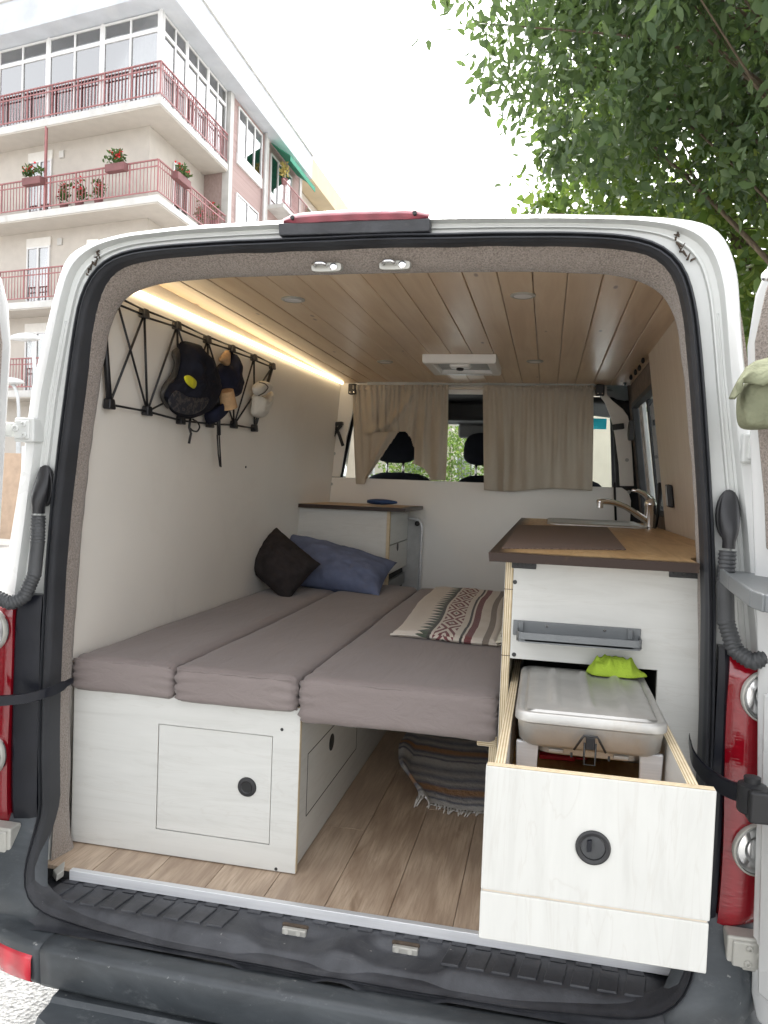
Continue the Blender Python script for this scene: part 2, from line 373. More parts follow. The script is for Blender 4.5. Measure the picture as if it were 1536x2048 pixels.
# leaves: opaque + translucent, light and dark leaves by island position
def leaf_mat(name, a, b, c_):
    t = NT(name); g = t.new('ShaderNodeNewGeometry')
    cc = t.ramp(g.outputs['Random Per Island'], [(.15, a), (.6, b), (.97, c_)])
    t.set(Base_Color=cc, Roughness=.45, Specular_IOR_Level=.4)
    tr = t.new('ShaderNodeBsdfTranslucent'); t.l(t.mix(.5, cc, (.17,.26,.05)), tr.inputs[0]); mx = t.new('ShaderNodeMixShader'); mx.inputs[0].default_value = .42
    t.l(t.b.outputs[0], mx.inputs[1]); t.l(tr.outputs[0], mx.inputs[2]); t.l(mx.outputs[0], t.n['Material Output'].inputs[0])
leaf_mat('leaf_dark', (.05,.088,.042), (.085,.132,.06), (.125,.18,.075))
leaf_mat('leaf_bright', (.065,.12,.025), (.12,.19,.035), (.22,.28,.055))
leaf_mat('leaf_hedge', (.04,.085,.02), (.07,.13,.03), (.12,.18,.05))
# glass, lenses, lit strip
def glass(name, tint, gl=.12, rough=.02):
    t = NT(name); t.n.remove(t.b); tr = t.new('ShaderNodeBsdfTransparent'); tr.inputs[0].default_value = (*tint, 1)
    gs = t.new('ShaderNodeBsdfGlossy'); gs.inputs['Roughness'].default_value = rough; fr = t.new('ShaderNodeLayerWeight'); fr.inputs[0].default_value = .25
    mx = t.new('ShaderNodeMixShader'); t.l(t.math('MULTIPLY_ADD', fr.outputs['Fresnel'], .6, gl*.4), mx.inputs[0]); t.l(tr.outputs[0], mx.inputs[1]); t.l(gs.outputs[0], mx.inputs[2]); t.l(mx.outputs[0], t.n['Material Output'].inputs[0])
glass('glass', (.86,.92,.90)); glass('glass_far', (.75,.77,.77), 1.0, .04); glass('glass_clear', (.9,.9,.9), .3)
def lens(name, col, rough=.08):
    t = NT(name); n = t.new('ShaderNodeTexWave'); n.inputs['Scale'].default_value = 28; n.inputs['Distortion'].default_value = 1.; t.l(t.coord((.2,1,3)), n.inputs[0])
    t.set(Base_Color=t.mix(t.math('MULTIPLY', n.outputs['Fac'], .5), col, tuple(x*.45 for x in col)), Roughness=rough, Coat_Weight=.8, Coat_Roughness=.05); t.bump(n.outputs['Fac'], .35, .006)
lens('lens_red', (.27,.004,.012)); lens('lens_brake', (.34,.075,.10), .3); lens('lens_reflector', (.60,.015,.035)); lens('lens_white', (.40,.38,.36))
t = NT('led'); t.set(Base_Color=(1.,.9,.7), Emission_Color=(1.,.80,.50), Emission_Strength=1.1)
t = NT('spot_lens'); t.set(Base_Color=(.75,.73,.70), Roughness=.4)
# blanket: woven bands across u, zigzag and lozenges along v (UV)
t = NT('blanket'); tc = t.new('ShaderNodeTexCoord'); sp = t.new('ShaderNodeSeparateXYZ'); t.l(tc.outputs['UV'], sp.inputs[0]); u_, v2 = sp.outputs[0], sp.outputs[1]
cream, maroon, green, blk, tau = (.74,.68,.60), (.17,.025,.035), (.045,.075,.05), (.022,.026,.026), (.24,.20,.165)
tri = t.math('MULTIPLY', t.math('PINGPONG', t.math('MULTIPLY', v2, 20.), .5), 2.)
def band(lo, hi):
    return t.math('MULTIPLY', t.math('GREATER_THAN', u_, lo), t.math('LESS_THAN', u_, hi))
cc = t.mix(t.math('MULTIPLY', t.math('GREATER_THAN', u_, t.math('SUBTRACT', .345, t.math('MULTIPLY', tri, .115))), t.math('LESS_THAN', u_, .345)), cream, green)
cc = t.mix(band(.345, .375), cc, blk)
loz = t.math('ADD', t.math('MULTIPLY', t.math('ABSOLUTE', t.math('SUBTRACT', u_, .50)), 9.), t.math('MULTIPLY', t.math('PINGPONG', t.math('MULTIPLY', v2, 5.5), .5), 2.))
inb = band(.40, .60)
pat = t.math('GREATER_THAN', t.math('FRACT', t.math('MULTIPLY', loz, 1.55)), .52)
cc = t.mix(t.math('MULTIPLY', inb, pat), cc, maroon)
cc = t.mix(t.math('MULTIPLY', inb, t.math('LESS_THAN', loz, .14)), cc, green)
cc = t.mix(band(.655, .68), cc, blk); cc = t.mix(band(.70, .765), cc, maroon); cc = t.mix(band(.865, .925), cc, tau)
n1 = t.noise(t.coord(), 700, 2, .7); cc = t.mix(t.math('MULTIPLY', n1, .28), cc, (.30,.26,.22))
t.set(Base_Color=cc, Roughness=.97, Specular_IOR_Level=.08, Sheen_Weight=.2); t.bump(n1, .6, .004)
# rag rug: soft stripes across v
t = NT('rag_rug'); tc = t.new('ShaderNodeTexCoord'); sp = t.new('ShaderNodeSeparateXYZ'); t.l(tc.outputs['UV'], sp.inputs[0])
nz = t.noise(t.coord(), 60, 3, .7); f = t.math('FRACT', t.math('ADD', t.math('MULTIPLY', sp.outputs[1], 3.0), t.math('MULTIPLY_ADD', nz, .06, -.03)))
cc = t.ramp(f, [(0, (0.780,0.780,0.780)), (.10, (0.780,0.780,0.780)), (.14, (0.195,0.225,0.312)), (.19, (0.702,0.683,0.672)), (.27, (0.215,0.244,0.332)), (.34, (0.585,0.332,0.186)), (.42, (0.566,0.321,0.176)), (.47, (0.234,0.254,0.332)), (.56, (0.702,0.683,0.663)), (.66, (0.254,0.282,0.370)), (.76, (0.643,0.624,0.624)), (.88, (0.273,0.293,0.360)), (1., (0.780,0.780,0.780))])
t.set(Base_Color=t.mix(t.math('MULTIPLY', nz, .35), cc, (0.351,0.341,0.341)), Roughness=.98, Specular_IOR_Level=.05); t.bump(nz, .9, .006)
# ================================================================ the setting
mb = MB(); mb.box(-150, 150, -60, 300, GZ-.5, GZ)
tag(obj('street', mb, 'asphalt'), kind='structure')
for x0, x1 in ((-40, -6.2), (2.6, 40)):
    mb = MB(); mb.box(x0, x1, -30, 120, GZ-.3, GZ+.13); p = tag(obj('pavement', mb, 'paving', bevel=.02), kind='structure')

# ================================================================ the van
van = thing('camper_van', 'white camper van with its rear doors open, seen from behind', 'van', (0, 0, GZ))
def resample(pts, n):
    P = [Vector(p) for p in pts]; L = [0.]
    for a, b in zip(P, P[1:]): L.append(L[-1]+(b-a).length)
    out = []; k = 0
    for i in range(n):
        t_ = L[-1]*i/(n-1)
        while k < len(P)-2 and L[k+1] < t_: k += 1
        out.append(P[k].lerp(P[k+1], (t_-L[k])/max(1e-9, L[k+1]-L[k])))
    return out
def smooth(P, it=2, closed=False):
    for _ in range(it):
        Q = list(P)
        for i in range(len(P)):
            if closed: a, b = P[i-1], P[(i+1) % len(P)]
            elif 0 < i < len(P)-1: a, b = P[i-1], P[i+1]
            else: continue
            Q[i] = (a+P[i]*2+b)/4
        P = Q
    return P
S_h = [(.985,-.05),(.975,.3),(.945,.6),(.904,.83),(.891,.91),(.869,1.06),(.851,1.216),(.825,1.313),(.798,1.424),(.781,1.486),(.764,1.529),(.74,1.552),(.69,1.573),(.61,1.590),(.45,1.603),(.2,1.609),(0,1.611)]
O_h = [(.790,-.05),(.789,.1),(.79,.3),(.79,.45),(.787,.6),(.782,.75),(.771,.91),(.757,1.04),(.745,1.15),(.731,1.27),(.715,1.38),(.70,1.445),(.685,1.475),(.66,1.505),(.62,1.527),(.56,1.541),(.45,1.548),(.3,1.552),(0,1.555)]
C_h = [(.752,-.03),(.773,.034),(.778,.2),(.781,.37),(.777,.555),(.770,.68),(.760,.83),(.750,.94),(.737,1.07),(.718,1.22),(.705,1.30),(.692,1.37),(.675,1.42),(.647,1.452),(.605,1.472),(.54,1.486),(.37,1.496),(.115,1.498),(0,1.498)]
O_low = [(0,-.063),(.40,-.060),(.53,-.050),(.64,-.038),(.70,-.022),(.735,.0),(.762,.04),(.778,.09),(.786,.16)]
S_r = [(.985,-.05),(.975,.3),(.945,.6),(.895,.83),(.878,.95),(.852,1.1),(.834,1.2),(.818,1.294),(.811,1.354),(.800,1.458),(.789,1.497),(.774,1.532),(.755,1.557),(.727,1.572),(.679,1.582),(.60,1.590),(.45,1.599),(.304,1.604),(0,1.611)]
NS = 120
def sym(half, n=NS, rh=None):
    a = smooth(resample([V(x, z) for x, z in half], n), 2); b = smooth(resample([V(x, z) for x, z in rh], n), 2) if rh else a
    return [V(-p.x, p.y) for p in a]+[V(p.x, p.y) for p in reversed(b[:-1])]
Sx, Ox, Cx = sym(S_h, NS, S_r), sym(O_h), sym(C_h)
def to3(pts, y, ins=0.):
    out = []
    for i, p in enumerate(pts):
        a = pts[max(0, i-1)]; b = pts[min(len(pts)-1, i+1)]; t_ = (b-a).normalized(); nrm = V(t_.y, -t_.x)   # points inward (ring runs left, up, right)
        q = p+nrm*ins; out.append(V(q.x, y, q.y))
    return out
def mixr(A, B, t_, y): return [V(lerp(a.x, b.x, t_), y, lerp(a.y, b.y, t_)) for a, b in zip(A, B)]
def widen(pts, y):
    k = .09*sstep((y-.05)/.35); d = .03*sstep(y/1.5)
    return [V(p.x*(1+k/.9), y, p.y+d*(p.y > 1.5)) for p in pts]
# outer skin: rear frame edge first, then forward along the van; openings for the sliding-door window and the cab windows
ys = [.05, .15, .3, .5, .9, 1.4, 1.62, 2.0, 2.42, 2.62, 2.72, 2.9, 3.1, 3.3, 3.45]
rings = [widen(Sx, y) for y in ys]
mb = MB(); n = len(Sx); vs_ = [p for r in rings for p in r]; fs = []
for i in range(len(ys)-1):
    for j in range(n-1):
        c = (rings[i][j]+rings[i+1][j+1])/2
        if c.x > .5 and 1.62 <= c.y <= 2.42 and .93 < c.z < 1.45: continue
        if abs(c.x) > .5 and 2.72 <= c.y <= 3.45 and .62 < c.z < 1.40: continue
        fs.append((i*n+j, i*n+j+1, (i+1)*n+j+1, (i+1)*n+j))
mb.add(vs_, fs)
# lower body, bonnet and windscreen surround
def low(sx):
    mb.add([(sx*1.075, y, z) for y in (.5, 3.45) for z in (-.05, -.42)], [(0,1,3,2)]) if False else None
obj('body_shell', mb, 'paint_white', van, smooth='auto', angle=50)
for sx in (-1, 1):
    mb = MB(); mb.grid(lambda a, b: (sx*(1.083-.03*b*b), .42+a*4.1, -.052-.36*b), 24, 4, lambda a, b: not any(abs(.42+a*4.1-yc) < .36 for yc in (1.0, 4.0)))
    obj('lower_side_panel', mb, 'paint_white', van, smooth=True, solid=.02)
mb = MB()
def hood(a, b):
    x = lerp(-1, 1, a)*(1.03-.10*b*b); return (x, 4.05+b*.75-.25*(2*a-1)**2*b, .62-.25*b-.5*sstep((b-.72)/.28)*.9)
mb.grid(hood, 16, 12); obj('bonnet', mb, 'paint_white', van, smooth=True, solid=.02)
mb = MB(); mb.box(-1.02, 1.02, 3.45, 4.45, -.42, .55); obj('front_block', mb, 'under_dark', van)
mb = MB(); mb.box(-.75, .75, .45, 4.5, -.22, -.055); obj('underbody', mb, 'under_dark', van)
# rear frame: rounded outer edge, stepped jamb
prof = [to3(Sx, .05), to3(Sx, .022, .004), to3(Sx, .004, .012), to3(Sx, -.004, .022), mixr(Sx, Ox, .40, -.006), mixr(Sx, Ox, .44, .004), mixr(Sx, Ox, .46, .016), mixr(Sx, Ox, .60, .018), mixr(Sx, Ox, .62, .012), mixr(Sx, Ox, .66, .012), mixr(Sx, Ox, .68, .020), mixr(Sx, Ox, .97, .020), to3(Ox, .020, .004), to3(Ox, .05, .008)]
mb = MB(); mb.loft(prof[:5], False); obj('rear_frame', mb, 'paint_white', van, smooth=True)
mb = MB(); mb.loft(prof[4:], False); obj('door_jamb', mb, 'jamb_white', van, smooth='auto', angle=40)
# rubber seal all the way round the opening; along the sill it swings out to the rear
half = [V(x, z) for x, z in O_low]+[V(x, z) for x, z in O_h if z > .2]
a = smooth(resample(half, 110), 3); ring = [V(-p.x, p.y) for p in a]+[V(p.x, p.y) for p in reversed(a[1:-1])]
def yo(z): return -.132*sstep((.17-z)/.21)
rs = []
for ins, dy in [(i_*.62, d_) for i_, d_ in ((-.003,.022),(-.004,-.004),(.000,-.012),(.006,-.014),(.009,-.001),(.012,-.001),(.015,-.012),(.021,-.014),(.024,-.003),(.027,-.001),(.029,.012),(.030,.05))]:
    rr = []
    for i, p in enumerate(ring):
        ins_ = ins*(1-.45*sstep((.12-p.y)/.14)); b0 = ring[i-1]; b1 = ring[(i+1) % len(ring)]; t_ = (b1-b0).normalized(); q = p+V(t_.y, -t_.x)*ins_
        wob = .0022*noise.noise(Vector((p.x*7, p.y*7, 3.1)))*(1 if p.y > 1.4 or p.y < .05 else .3)
        rr.append(V(q.x+wob, yo(p.y)+dy+wob, q.y+wob))
    rs.append(rr)
mb = MB(); mb.loft(rs, True); mb.mi = [1 if all(mb.v[i][2] < .03 for i in f) else 0 for f in mb.f]; obj('door_seal', mb, ['rubber', 'sill_plastic'], van, smooth='auto', angle=60)
# felt lining that covers the frame inside the seal
Ix = [V(p.x, p.z) for p in to3(Ox, 0, .016)]
def wob(p, k=.0022): return V(p.x, p.y, p.z)+V(1, 1, 1)*k*noise.noise(Vector((p.x*16, p.y*16, p.z*16)))
cr = [to3(Ix, .03), mixr(Ix, Cx, .25, .040), mixr(Ix, Cx, .6, .058), mixr(Ix, Cx, .85, .078), mixr(Ix, Cx, 1., .096), to3(Cx, .112, -.004), to3(Cx, .125, -.03), to3(Cx, .125, -.14)]
mb = MB(); mb.loft([[wob(p) for p in r] for r in cr], False); obj('carpet_lining', mb, 'carpet', van, smooth=True)
# header latch plates with their chrome loops
for (u, v) in ((655, 537), (791, 533)):
    c = PY(u, v, .052); pl = MB()
    ring0 = []
    for k in range(28):
        a_ = 2*math.pi*k/28; ring0.append(V(c.x+.036*math.copysign(abs(math.cos(a_))**.45, math.cos(a_)), c.y-.012, c.z+.0105*math.copysign(abs(math.sin(a_))**.45, math.sin(a_))))
    pl.poly(ring0, (0, .02, .003)); o = obj('latch_plate', pl, 'galv', van, bevel=.0015)
    k_ = MB(); k_.tube([(c.x-.026, c.y-.012, c.z+.003), (c.x-.027, c.y-.022, c.z+.004), (c.x-.018, c.y-.026, c.z+.006), (c.x-.006, c.y-.026, c.z+.006), (c.x+.001, c.y-.022, c.z+.004), (c.x+.002, c.y-.012, c.z+.003)], .0042, 10); obj('latch_loop', k_, 'chrome', o, smooth=True)
    k_ = MB(); k_.lathe([(.009, 0), (.009, .004), (.006, .006), (.0045, .006), (.0045, .002)], (c.x+.018, c.y-.011, c.z), (0, -1, 0), 16); obj('latch_bolt', k_, 'chrome', o, smooth='auto')
# high-level brake light on the roof edge
mb = MB(); secs = []
for i in range(15):
    s = i/14; x = lerp(-.188, .148, s); e = 1-abs(2*s-1)**8*.6; zc = 1.592+.003*math.sin(s*3.14)
    secs.append([V(x, -.008, zc-.013*e), V(x, -.024*e, zc-.012*e), V(x, -.032*e, zc-.002), V(x, -.026*e, zc+.010*e), V(x, -.006, zc+.017*e), V(x, .02, zc+.012*e), V(x, .02, zc-.013*e)])
mb.loft(secs, True, True, True); bl = obj('brake_light', mb, 'lens_brake', van, smooth='auto', angle=45)
for x in (-.160, .120): mb = MB(); mb.lathe([(.005, -.004), (.005, .002), (.0025, .003)], (x, -.0275, 1.5925), (0, -1, .25), 12); obj('screw', mb, 'screw_dark', bl, smooth='auto')
mb = MB(); mb.hexa([(-.196,-.014,1.558),(.152,-.014,1.557),(.152,.02,1.557),(-.196,.02,1.558),(-.196,-.021,1.584),(.152,-.021,1.583),(.152,.02,1.583),(-.196,.02,1.584)]); obj('brake_light_housing', mb, 'sill_plastic', van, bevel=.003)
# dirt and cracked sealant in the two upper corners of the frame
for sx in (-1, 1):
    mb = MB(); random.seed(11+sx)
    for k in range(9):
        s = k/8; p = V(sx*(.672+.03*s*s), .006, 1.545-.055*s)
        q = [p+V(random.uniform(-1, 1)*.008, 0, random.uniform(-1, 1)*.008) for _ in range(3)]
        mb.tube([V(a_.x, .0125, a_.z) for a_ in q], [.0018, .003, .001], 6)
    obj('cracked_sealant', mb, 'dirt', van, smooth=True)
mb = MB(); mb.tube([V(p.x*.0+lerp(Sx[i].x, Ox[i].x, .53), .017, lerp(Sx[i].y, Ox[i].y, .53)) for i, p in enumerate(Sx) if .0 < Sx[i].y < 1.43 and Sx[i].x < 0], .0022, 6); obj('seam_bead', mb, 'jamb_white', van, smooth=True)
mb = MB(); mb.tube([V(lerp(Sx[i].x, Ox[i].x, .53), .017, lerp(Sx[i].y, Ox[i].y, .53)) for i, p in enumerate(Sx) if .0 < Sx[i].y < 1.43 and Sx[i].x > 0], .0022, 6); obj('seam_bead', mb, 'jamb_white', van, smooth=True)

# ---- tail lights, trim beside them, hinges, hoses, straps (left and right)
for sx in (-1, 1):
    tr = MB()
    secs = []
    for i in range(9):
        s = i/8; z = lerp(.095, .69, s); xi = .792; xo = (.862 if sx < 0 else .811)+.006*math.sin(s*3); r_ = .006 if 0 < i < 8 else 0
        secs.append([V(sx*xi, .03, z), V(sx*xi, -.004-r_, z), V(sx*(xi+.02), -.010-r_, z), V(sx*(xo-.01), -.012-r_, z), V(sx*xo, -.004-r_, z), V(sx*xo, .03, z)])
    tr.loft(secs, True, True, True); obj('light_side_trim', tr, 'trim_black', van, smooth='auto')
    ln = MB(); secs = []
    for i in range(25):
        s = i/24; z = lerp(.10, .675, s); e = min(1, min(s, 1-s)*16)**.5; xi = (.864 if sx < 0 else .813)+.004*math.sin(s*6); w_ = .125*(.55+.45*e)
        secs.append([V(sx*(xi+w_*q), (.03 if q in (0, 1) and False else -.012-.026*math.sin(math.pi*min(1, .15+q*.75))*e+.05*q*q), z) for q in (0, .06, .15, .3, .45, .6, .8, 1.)]+[V(sx*(xi+w_), .09, z), V(sx*xi, .05, z)])
    ln.loft(secs, True, True, True); tl = obj('tail_light', ln, 'lens_red', van, smooth='auto', angle=45)
    for zc in (.60, .285):
        k_ = MB(); k_.lathe([(.052, 0), (.053, .010), (.048, .014), (.042, .009), (.03, .012), (.022, .008), (.012, .012), (.0, .010)], ((-.912 if sx < 0 else .880), -.022, zc), (sx*.25, -1, 0), 28); obj('lamp_bowl', k_, 'chrome', tl, smooth='auto')
        k_ = MB(); k_.lathe([(.053, .004), (.054, .014), (.051, .017), (.050, .014)], ((-.912 if sx < 0 else .880), -.022, zc), (sx*.25, -1, 0), 28, False, False); obj('lamp_ring', k_, 'galv', tl, smooth=True)
    # hinges
    for zc, x0, x1, hh in ((1.10, .812, .868, .030), (.082, .825, .915, .034)):
        hg = MB(); y0 = -.012 if zc > .5 else -.050; hg.box(min(sx*x0, sx*x1), max(sx*x0, sx*x1), y0-.012, y0+.03, zc-hh, zc+hh)
        o = obj('door_hinge', hg, 'galv' if zc < .5 else 'jamb_white', van, bevel=.005, seg=3)
        ins = MB(); ins.box(min(sx*(x0+.010), sx*(x1-.004)), max(sx*(x0+.010), sx*(x1-.004)), y0-.017, y0-.009, zc-hh*.78, zc+hh*.78); obj('hinge_plate', ins, 'galv' if zc < .5 else 'jamb_white', o, bevel=.004, seg=2)
        xm = (x0+x1)/2
        for bx, bz, br in ((xm-.004, zc+hh*.45, .007), (xm-.006, zc-hh*.45, .007), (xm+.018, zc+.003, .009)):
            k_ = MB(); k_.lathe([(br, 0), (br, .004), (br*.7, .006), (br*.45, .006), (br*.4, .002)], (sx*bx, y0-.016, bz), (0, -1, 0), 14); obj('bolt', k_, 'galv' if zc < .5 else 'jamb_white', o, smooth='auto')
        arm = MB(); arm.hexa([(sx*x1-.01,y0-.006,zc-.018),(sx*(x1+.07),y0-.05,zc-.018),(sx*(x1+.07),y0-.035,zc-.018),(sx*x1-.01,y0+.012,zc-.018),(sx*x1-.01,y0-.006,zc+.018),(sx*(x1+.07),y0-.05,zc+.018),(sx*(x1+.07),y0-.035,zc+.018),(sx*x1-.01,y0+.012,zc+.018)]); obj('hinge_arm', arm, 'galv' if zc < .5 else 'jamb_white', o, bevel=.004)
    # corrugated cable hose with its rubber boot
    bx = .797; zb = .955
    bt = MB(); secs = []
    for i in range(9):
        s = i/8; e = math.sin(math.pi*min(1, .12+s*.82))**.6 if s < .8 else .62; z = zb+.055-.115*s; w_ = .021*e; dpt = .004+.034*sstep(s*1.3)
        secs.append([V(sx*(bx+w_*math.cos(a_)*.95), -.0-dpt*(.5+.5*math.sin(a_)), z) for a_ in [2*math.pi*k/14 for k in range(14)]])
    bt.loft(secs, True, True, True); ob = obj('cable_boot', bt, 'black_plastic', van, smooth='auto', angle=60)
    fl = MB(); fl.poly([V(sx*(bx+.024*math.cos(a_)), .012, zb+.008+.052*math.sin(a_)) for a_ in [2*math.pi*k/24 for k in range(24)]], (0, -.014, 0)); obj('boot_flange', fl, 'black_plastic', ob, bevel=.003)
    pth = [V(sx*(bx-.002), -.022, .89), V(sx*(bx-.004), -.026, .82), V(sx*(bx+.000), -.030, .745), V(sx*(bx+.018), -.040, .69), V(sx*(bx+.048), -.052, .672), V(sx*(bx+.085), -.062, .69), V(sx*(bx+.115), -.07, .74), V(sx*(bx+.13), -.075, .80)]
    P = smooth(resample(pth, 170), 6); rad = []
    for i in range(170):
        s = i/169; plain = .16 < s < .36
        rad.append(.0165 if plain else .0150+.0030*(.5+.5*math.cos(2*math.pi*i/3.4)))
    hs_ = MB(); hs_.tube(P, rad, 14); obj('cable_hose', hs_, 'hose', ob, smooth=True)
# door check straps
def strap(pts, w0, nm):
    mb = MB(); P = smooth(resample(pts, 24), 3); secs = []
    for i, p in enumerate(P):
        h = w0*(1 if i > 2 else .6); secs.append([p+V(0, 0, h), p+V(.002, .008, h*.9), p+V(.002, .008, -h*.9), p+V(0, 0, -h), p+V(-.002, -.008, -h*.9), p+V(-.002, -.008, h*.9)])
    mb.loft(secs, True, True, True); return obj(nm, mb, 'trim_black', van, smooth='auto')
strap([PY(142, 1362, .04), PY(105, 1383, -.02), PY(60, 1396, -.06), PY(0, 1402, -.09), PY(-60, 1400, -.14)], .013, 'check_strap')
o = strap([PY(1378, 1476, .02), PY(1384, 1515, -.03), PY(1410, 1548, -.08), PY(1455, 1578, -.13), PY(1505, 1592, -.18)], .017, 'check_strap')
c = PY(1503, 1592, -.17); mb = MB(); mb.lathe([(.022, -.03), (.025, -.026), (.025, .022), (.015, .026), (.015, .036), (.009, .038)], c, (0, 0, 1), 18); obj('strap_pivot', mb, 'black_plastic', o, smooth='auto')
mb = MB(); mb.obox(PY(1535, 1612, -.19), (.035, 0, 0), (0, .02, 0), (0, 0, .03)); obj('strap_bracket', mb, 'black_plastic', o, bevel=.006)
# ---- sill: heightfield with two scoops, tread pads, latch strikers, aluminium edge strip
scx = (PZ(588, 1858, -.03).x, PZ(812, 1888, -.03).x)
def sillz(x, y):
    z = -.024-.036*sstep((-.098-y)/.045)-.012*sstep((abs(x)-.66)/.1)
    for sc_ in scx:
        d = abs(x-sc_); k = sstep((.118-d)/.075)*sstep((-.020-y)/.03); z -= .020*k
    return z
mb = MB(); mb.grid(lambda a, b: (lerp(-.765, .765, a), lerp(.03, -.155, b), sillz(lerp(-.765, .765, a), lerp(.03, -.155, b))), 150, 26)
sill = obj('sill_plate', mb, 'sill_plastic', van, smooth=True)
random.seed(4); x = -.69; k = 0
while x < .70:
    if all(abs(x-sc_) > .11 for sc_ in scx):
        w_ = .020; skew = .012
        mb = MB(); mb.hexa([(x-w_+skew*-1, -.092, -.026), (x+w_-skew, -.092, -.026), (x+w_, -.024, -.026), (x-w_, -.024, -.026), (x-w_-skew+.001, -.091, -.0195), (x+w_-skew-.001, -.091, -.0195), (x+w_-.001, -.025, -.0195), (x-w_+.001, -.025, -.0195)])
        obj('tread_pad', mb, 'sill_plastic', sill, bevel=.0015)
    mb = MB(); mb.box(x-.017, x+.017, -.017, .0, -.026, -.0215); obj('tread_pad', mb, 'sill_plastic', sill, bevel=.001)
    x += .054; k += 1
for sc_ in scx:
    mb = MB(); mb.box(sc_-.032, sc_+.032, -.034, -.026, -.050, -.024); ps = obj('striker_pocket', mb, 'dirt', sill, bevel=.004)
    mb = MB(); mb.box(sc_-.028, sc_+.030, -.046, -.034, -.046, -.029); obj('striker', mb, 'galv', ps, bevel=.003)
    for dx_ in (-.017, .012): mb = MB(); mb.lathe([(.006, 0), (.006, .003), (.003, .003)], (sc_+dx_, -.045, -.036), (0, -1, .2), 14); obj('bolt', mb, 'galv', ps, smooth='auto')
mb = MB(); mb.box(-.70, .80, -.004, .012, -.022, .003); obj('sill_edge_strip', mb, 'alu', van, bevel=.0015)
mb = MB(); mb.poly([V(-.750, .0, -.022), V(-.725, -.02, -.022), V(-.718, .0, -.018), V(-.73, .02, -.005)], (0, .002, .016)); obj('metal_tab', mb, 'galv', van, bevel=.002)
# ---- bumper, corner pieces, reflectors, tow step
def bpath(x): return -.197-.022*(1-(x/.8)**2)
bp = [(.14, -.110), (.085, -.078), (.045, -.060), (.018, -.064), (.004, -.068), (.0, -.076), (.006, -.150), (.012, -.160), (.06, -.17)]
mb = MB(); secs = []
for i in range(41):
    x = lerp(-.635, .655, i/40); y = bpath(x); secs.append([V(x+(.0 if 0 < i < 40 else 0)-.09*max(0, d-.02)*(1 if x < 0 else -1)*0, y+d, z) for d, z in bp])
mb.loft(secs, False); obj('bumper', mb, 'bumper', van, smooth='auto', angle=50, solid=.006)
for sx in (-1, 1):
    plan = [(.64, -.200), (.70, -.193), (.76, -.178), (.82, -.15), (.87, -.11), (.915, -.05), (.95, .03), (.975, .13), (.985, .28), (.99, .42)]
    P = smooth(resample([V(x, y) for x, y in plan], 40), 4)
    def off(i, d):
        a_ = P[max(0, i-1)]; b_ = P[min(39, i+1)]; t_ = (b_-a_).normalized(); return P[i]+V(-t_.y, t_.x)*d
    rr = []
    for d, z in ((.05, -.172), (.012, -.162), (.006, -.150), (.0, -.078), (.004, -.068)):
        rr.append([V(sx*off(i, d).x, off(i, d).y, z) for i in range(40)])
    for j in range(1, 7):
        q = j/6; row = []
        for i in range(40):
            bl_ = sstep((i-3)/17); d = lerp(.004+.070*q, .004+.055*q**.7, bl_); z = lerp(-.068+.008*q, -.068+.105*q, bl_)
            row.append(V(sx*off(i, d).x, off(i, d).y, z))
        rr.append(row)
    mb = MB(); mb.loft(rr, False); obj('bumper_corner', mb, 'bumper', van, smooth=True, solid=.006)
    rf = MB(); r2 = []
    for z in (-.156, -.150, -.100, -.090):
        r2.append([V(sx*off(i, -.004 if z in (-.150, -.100) else .003).x, off(i, -.004 if z in (-.150, -.100) else .003).y, z-(0 if z < -.1 else .0)) for i in range(1, 23)])
    rf.loft(r2, False); obj('reflector', rf, 'lens_reflector', van, smooth=True, solid=.003)
    # filler between the lower jamb and the corner piece
    fm = MB(); rr = []
    for s in range(12):
        z = lerp(.13, -.075, s/11); xi = .79 if z > .16 else lerp(.79, .70, sstep((.16-z)/.22)); yi = yo(z)+.01
        rr.append([V(sx*(xi-.01), yi+.03, z), V(sx*(xi+.004), yi-.002, z), V(sx*(xi+.03), yi-.006, z), V(sx*lerp(xi, .95, .5), yi-.004, z), V(sx*.93, .02, z)])
    fm.loft(rr, False); obj('lower_jamb', fm, 'bumper', van, smooth=True)
mb = MB(); secs = []
for i in range(31):
    x = lerp(-.60, .64, i/30); e = sstep(min(i, 30-i)/4); y0 = -.13; y1 = -.36-.05*e
    secs.append([V(x, y0, -.20), V(x, y0, -.172), V(x, -.205, -.170), V(x, -.215, -.178), V(x, lerp(y0, y1, .55+.4*e), -.182), V(x, lerp(y0, y1, .6+.4*e), -.20), V(x, lerp(y0, y1, .6+.38*e), -.25)])
mb.loft(secs, True, True, True); obj('tow_step', mb, 'bumper', van, smooth='auto', angle=30)
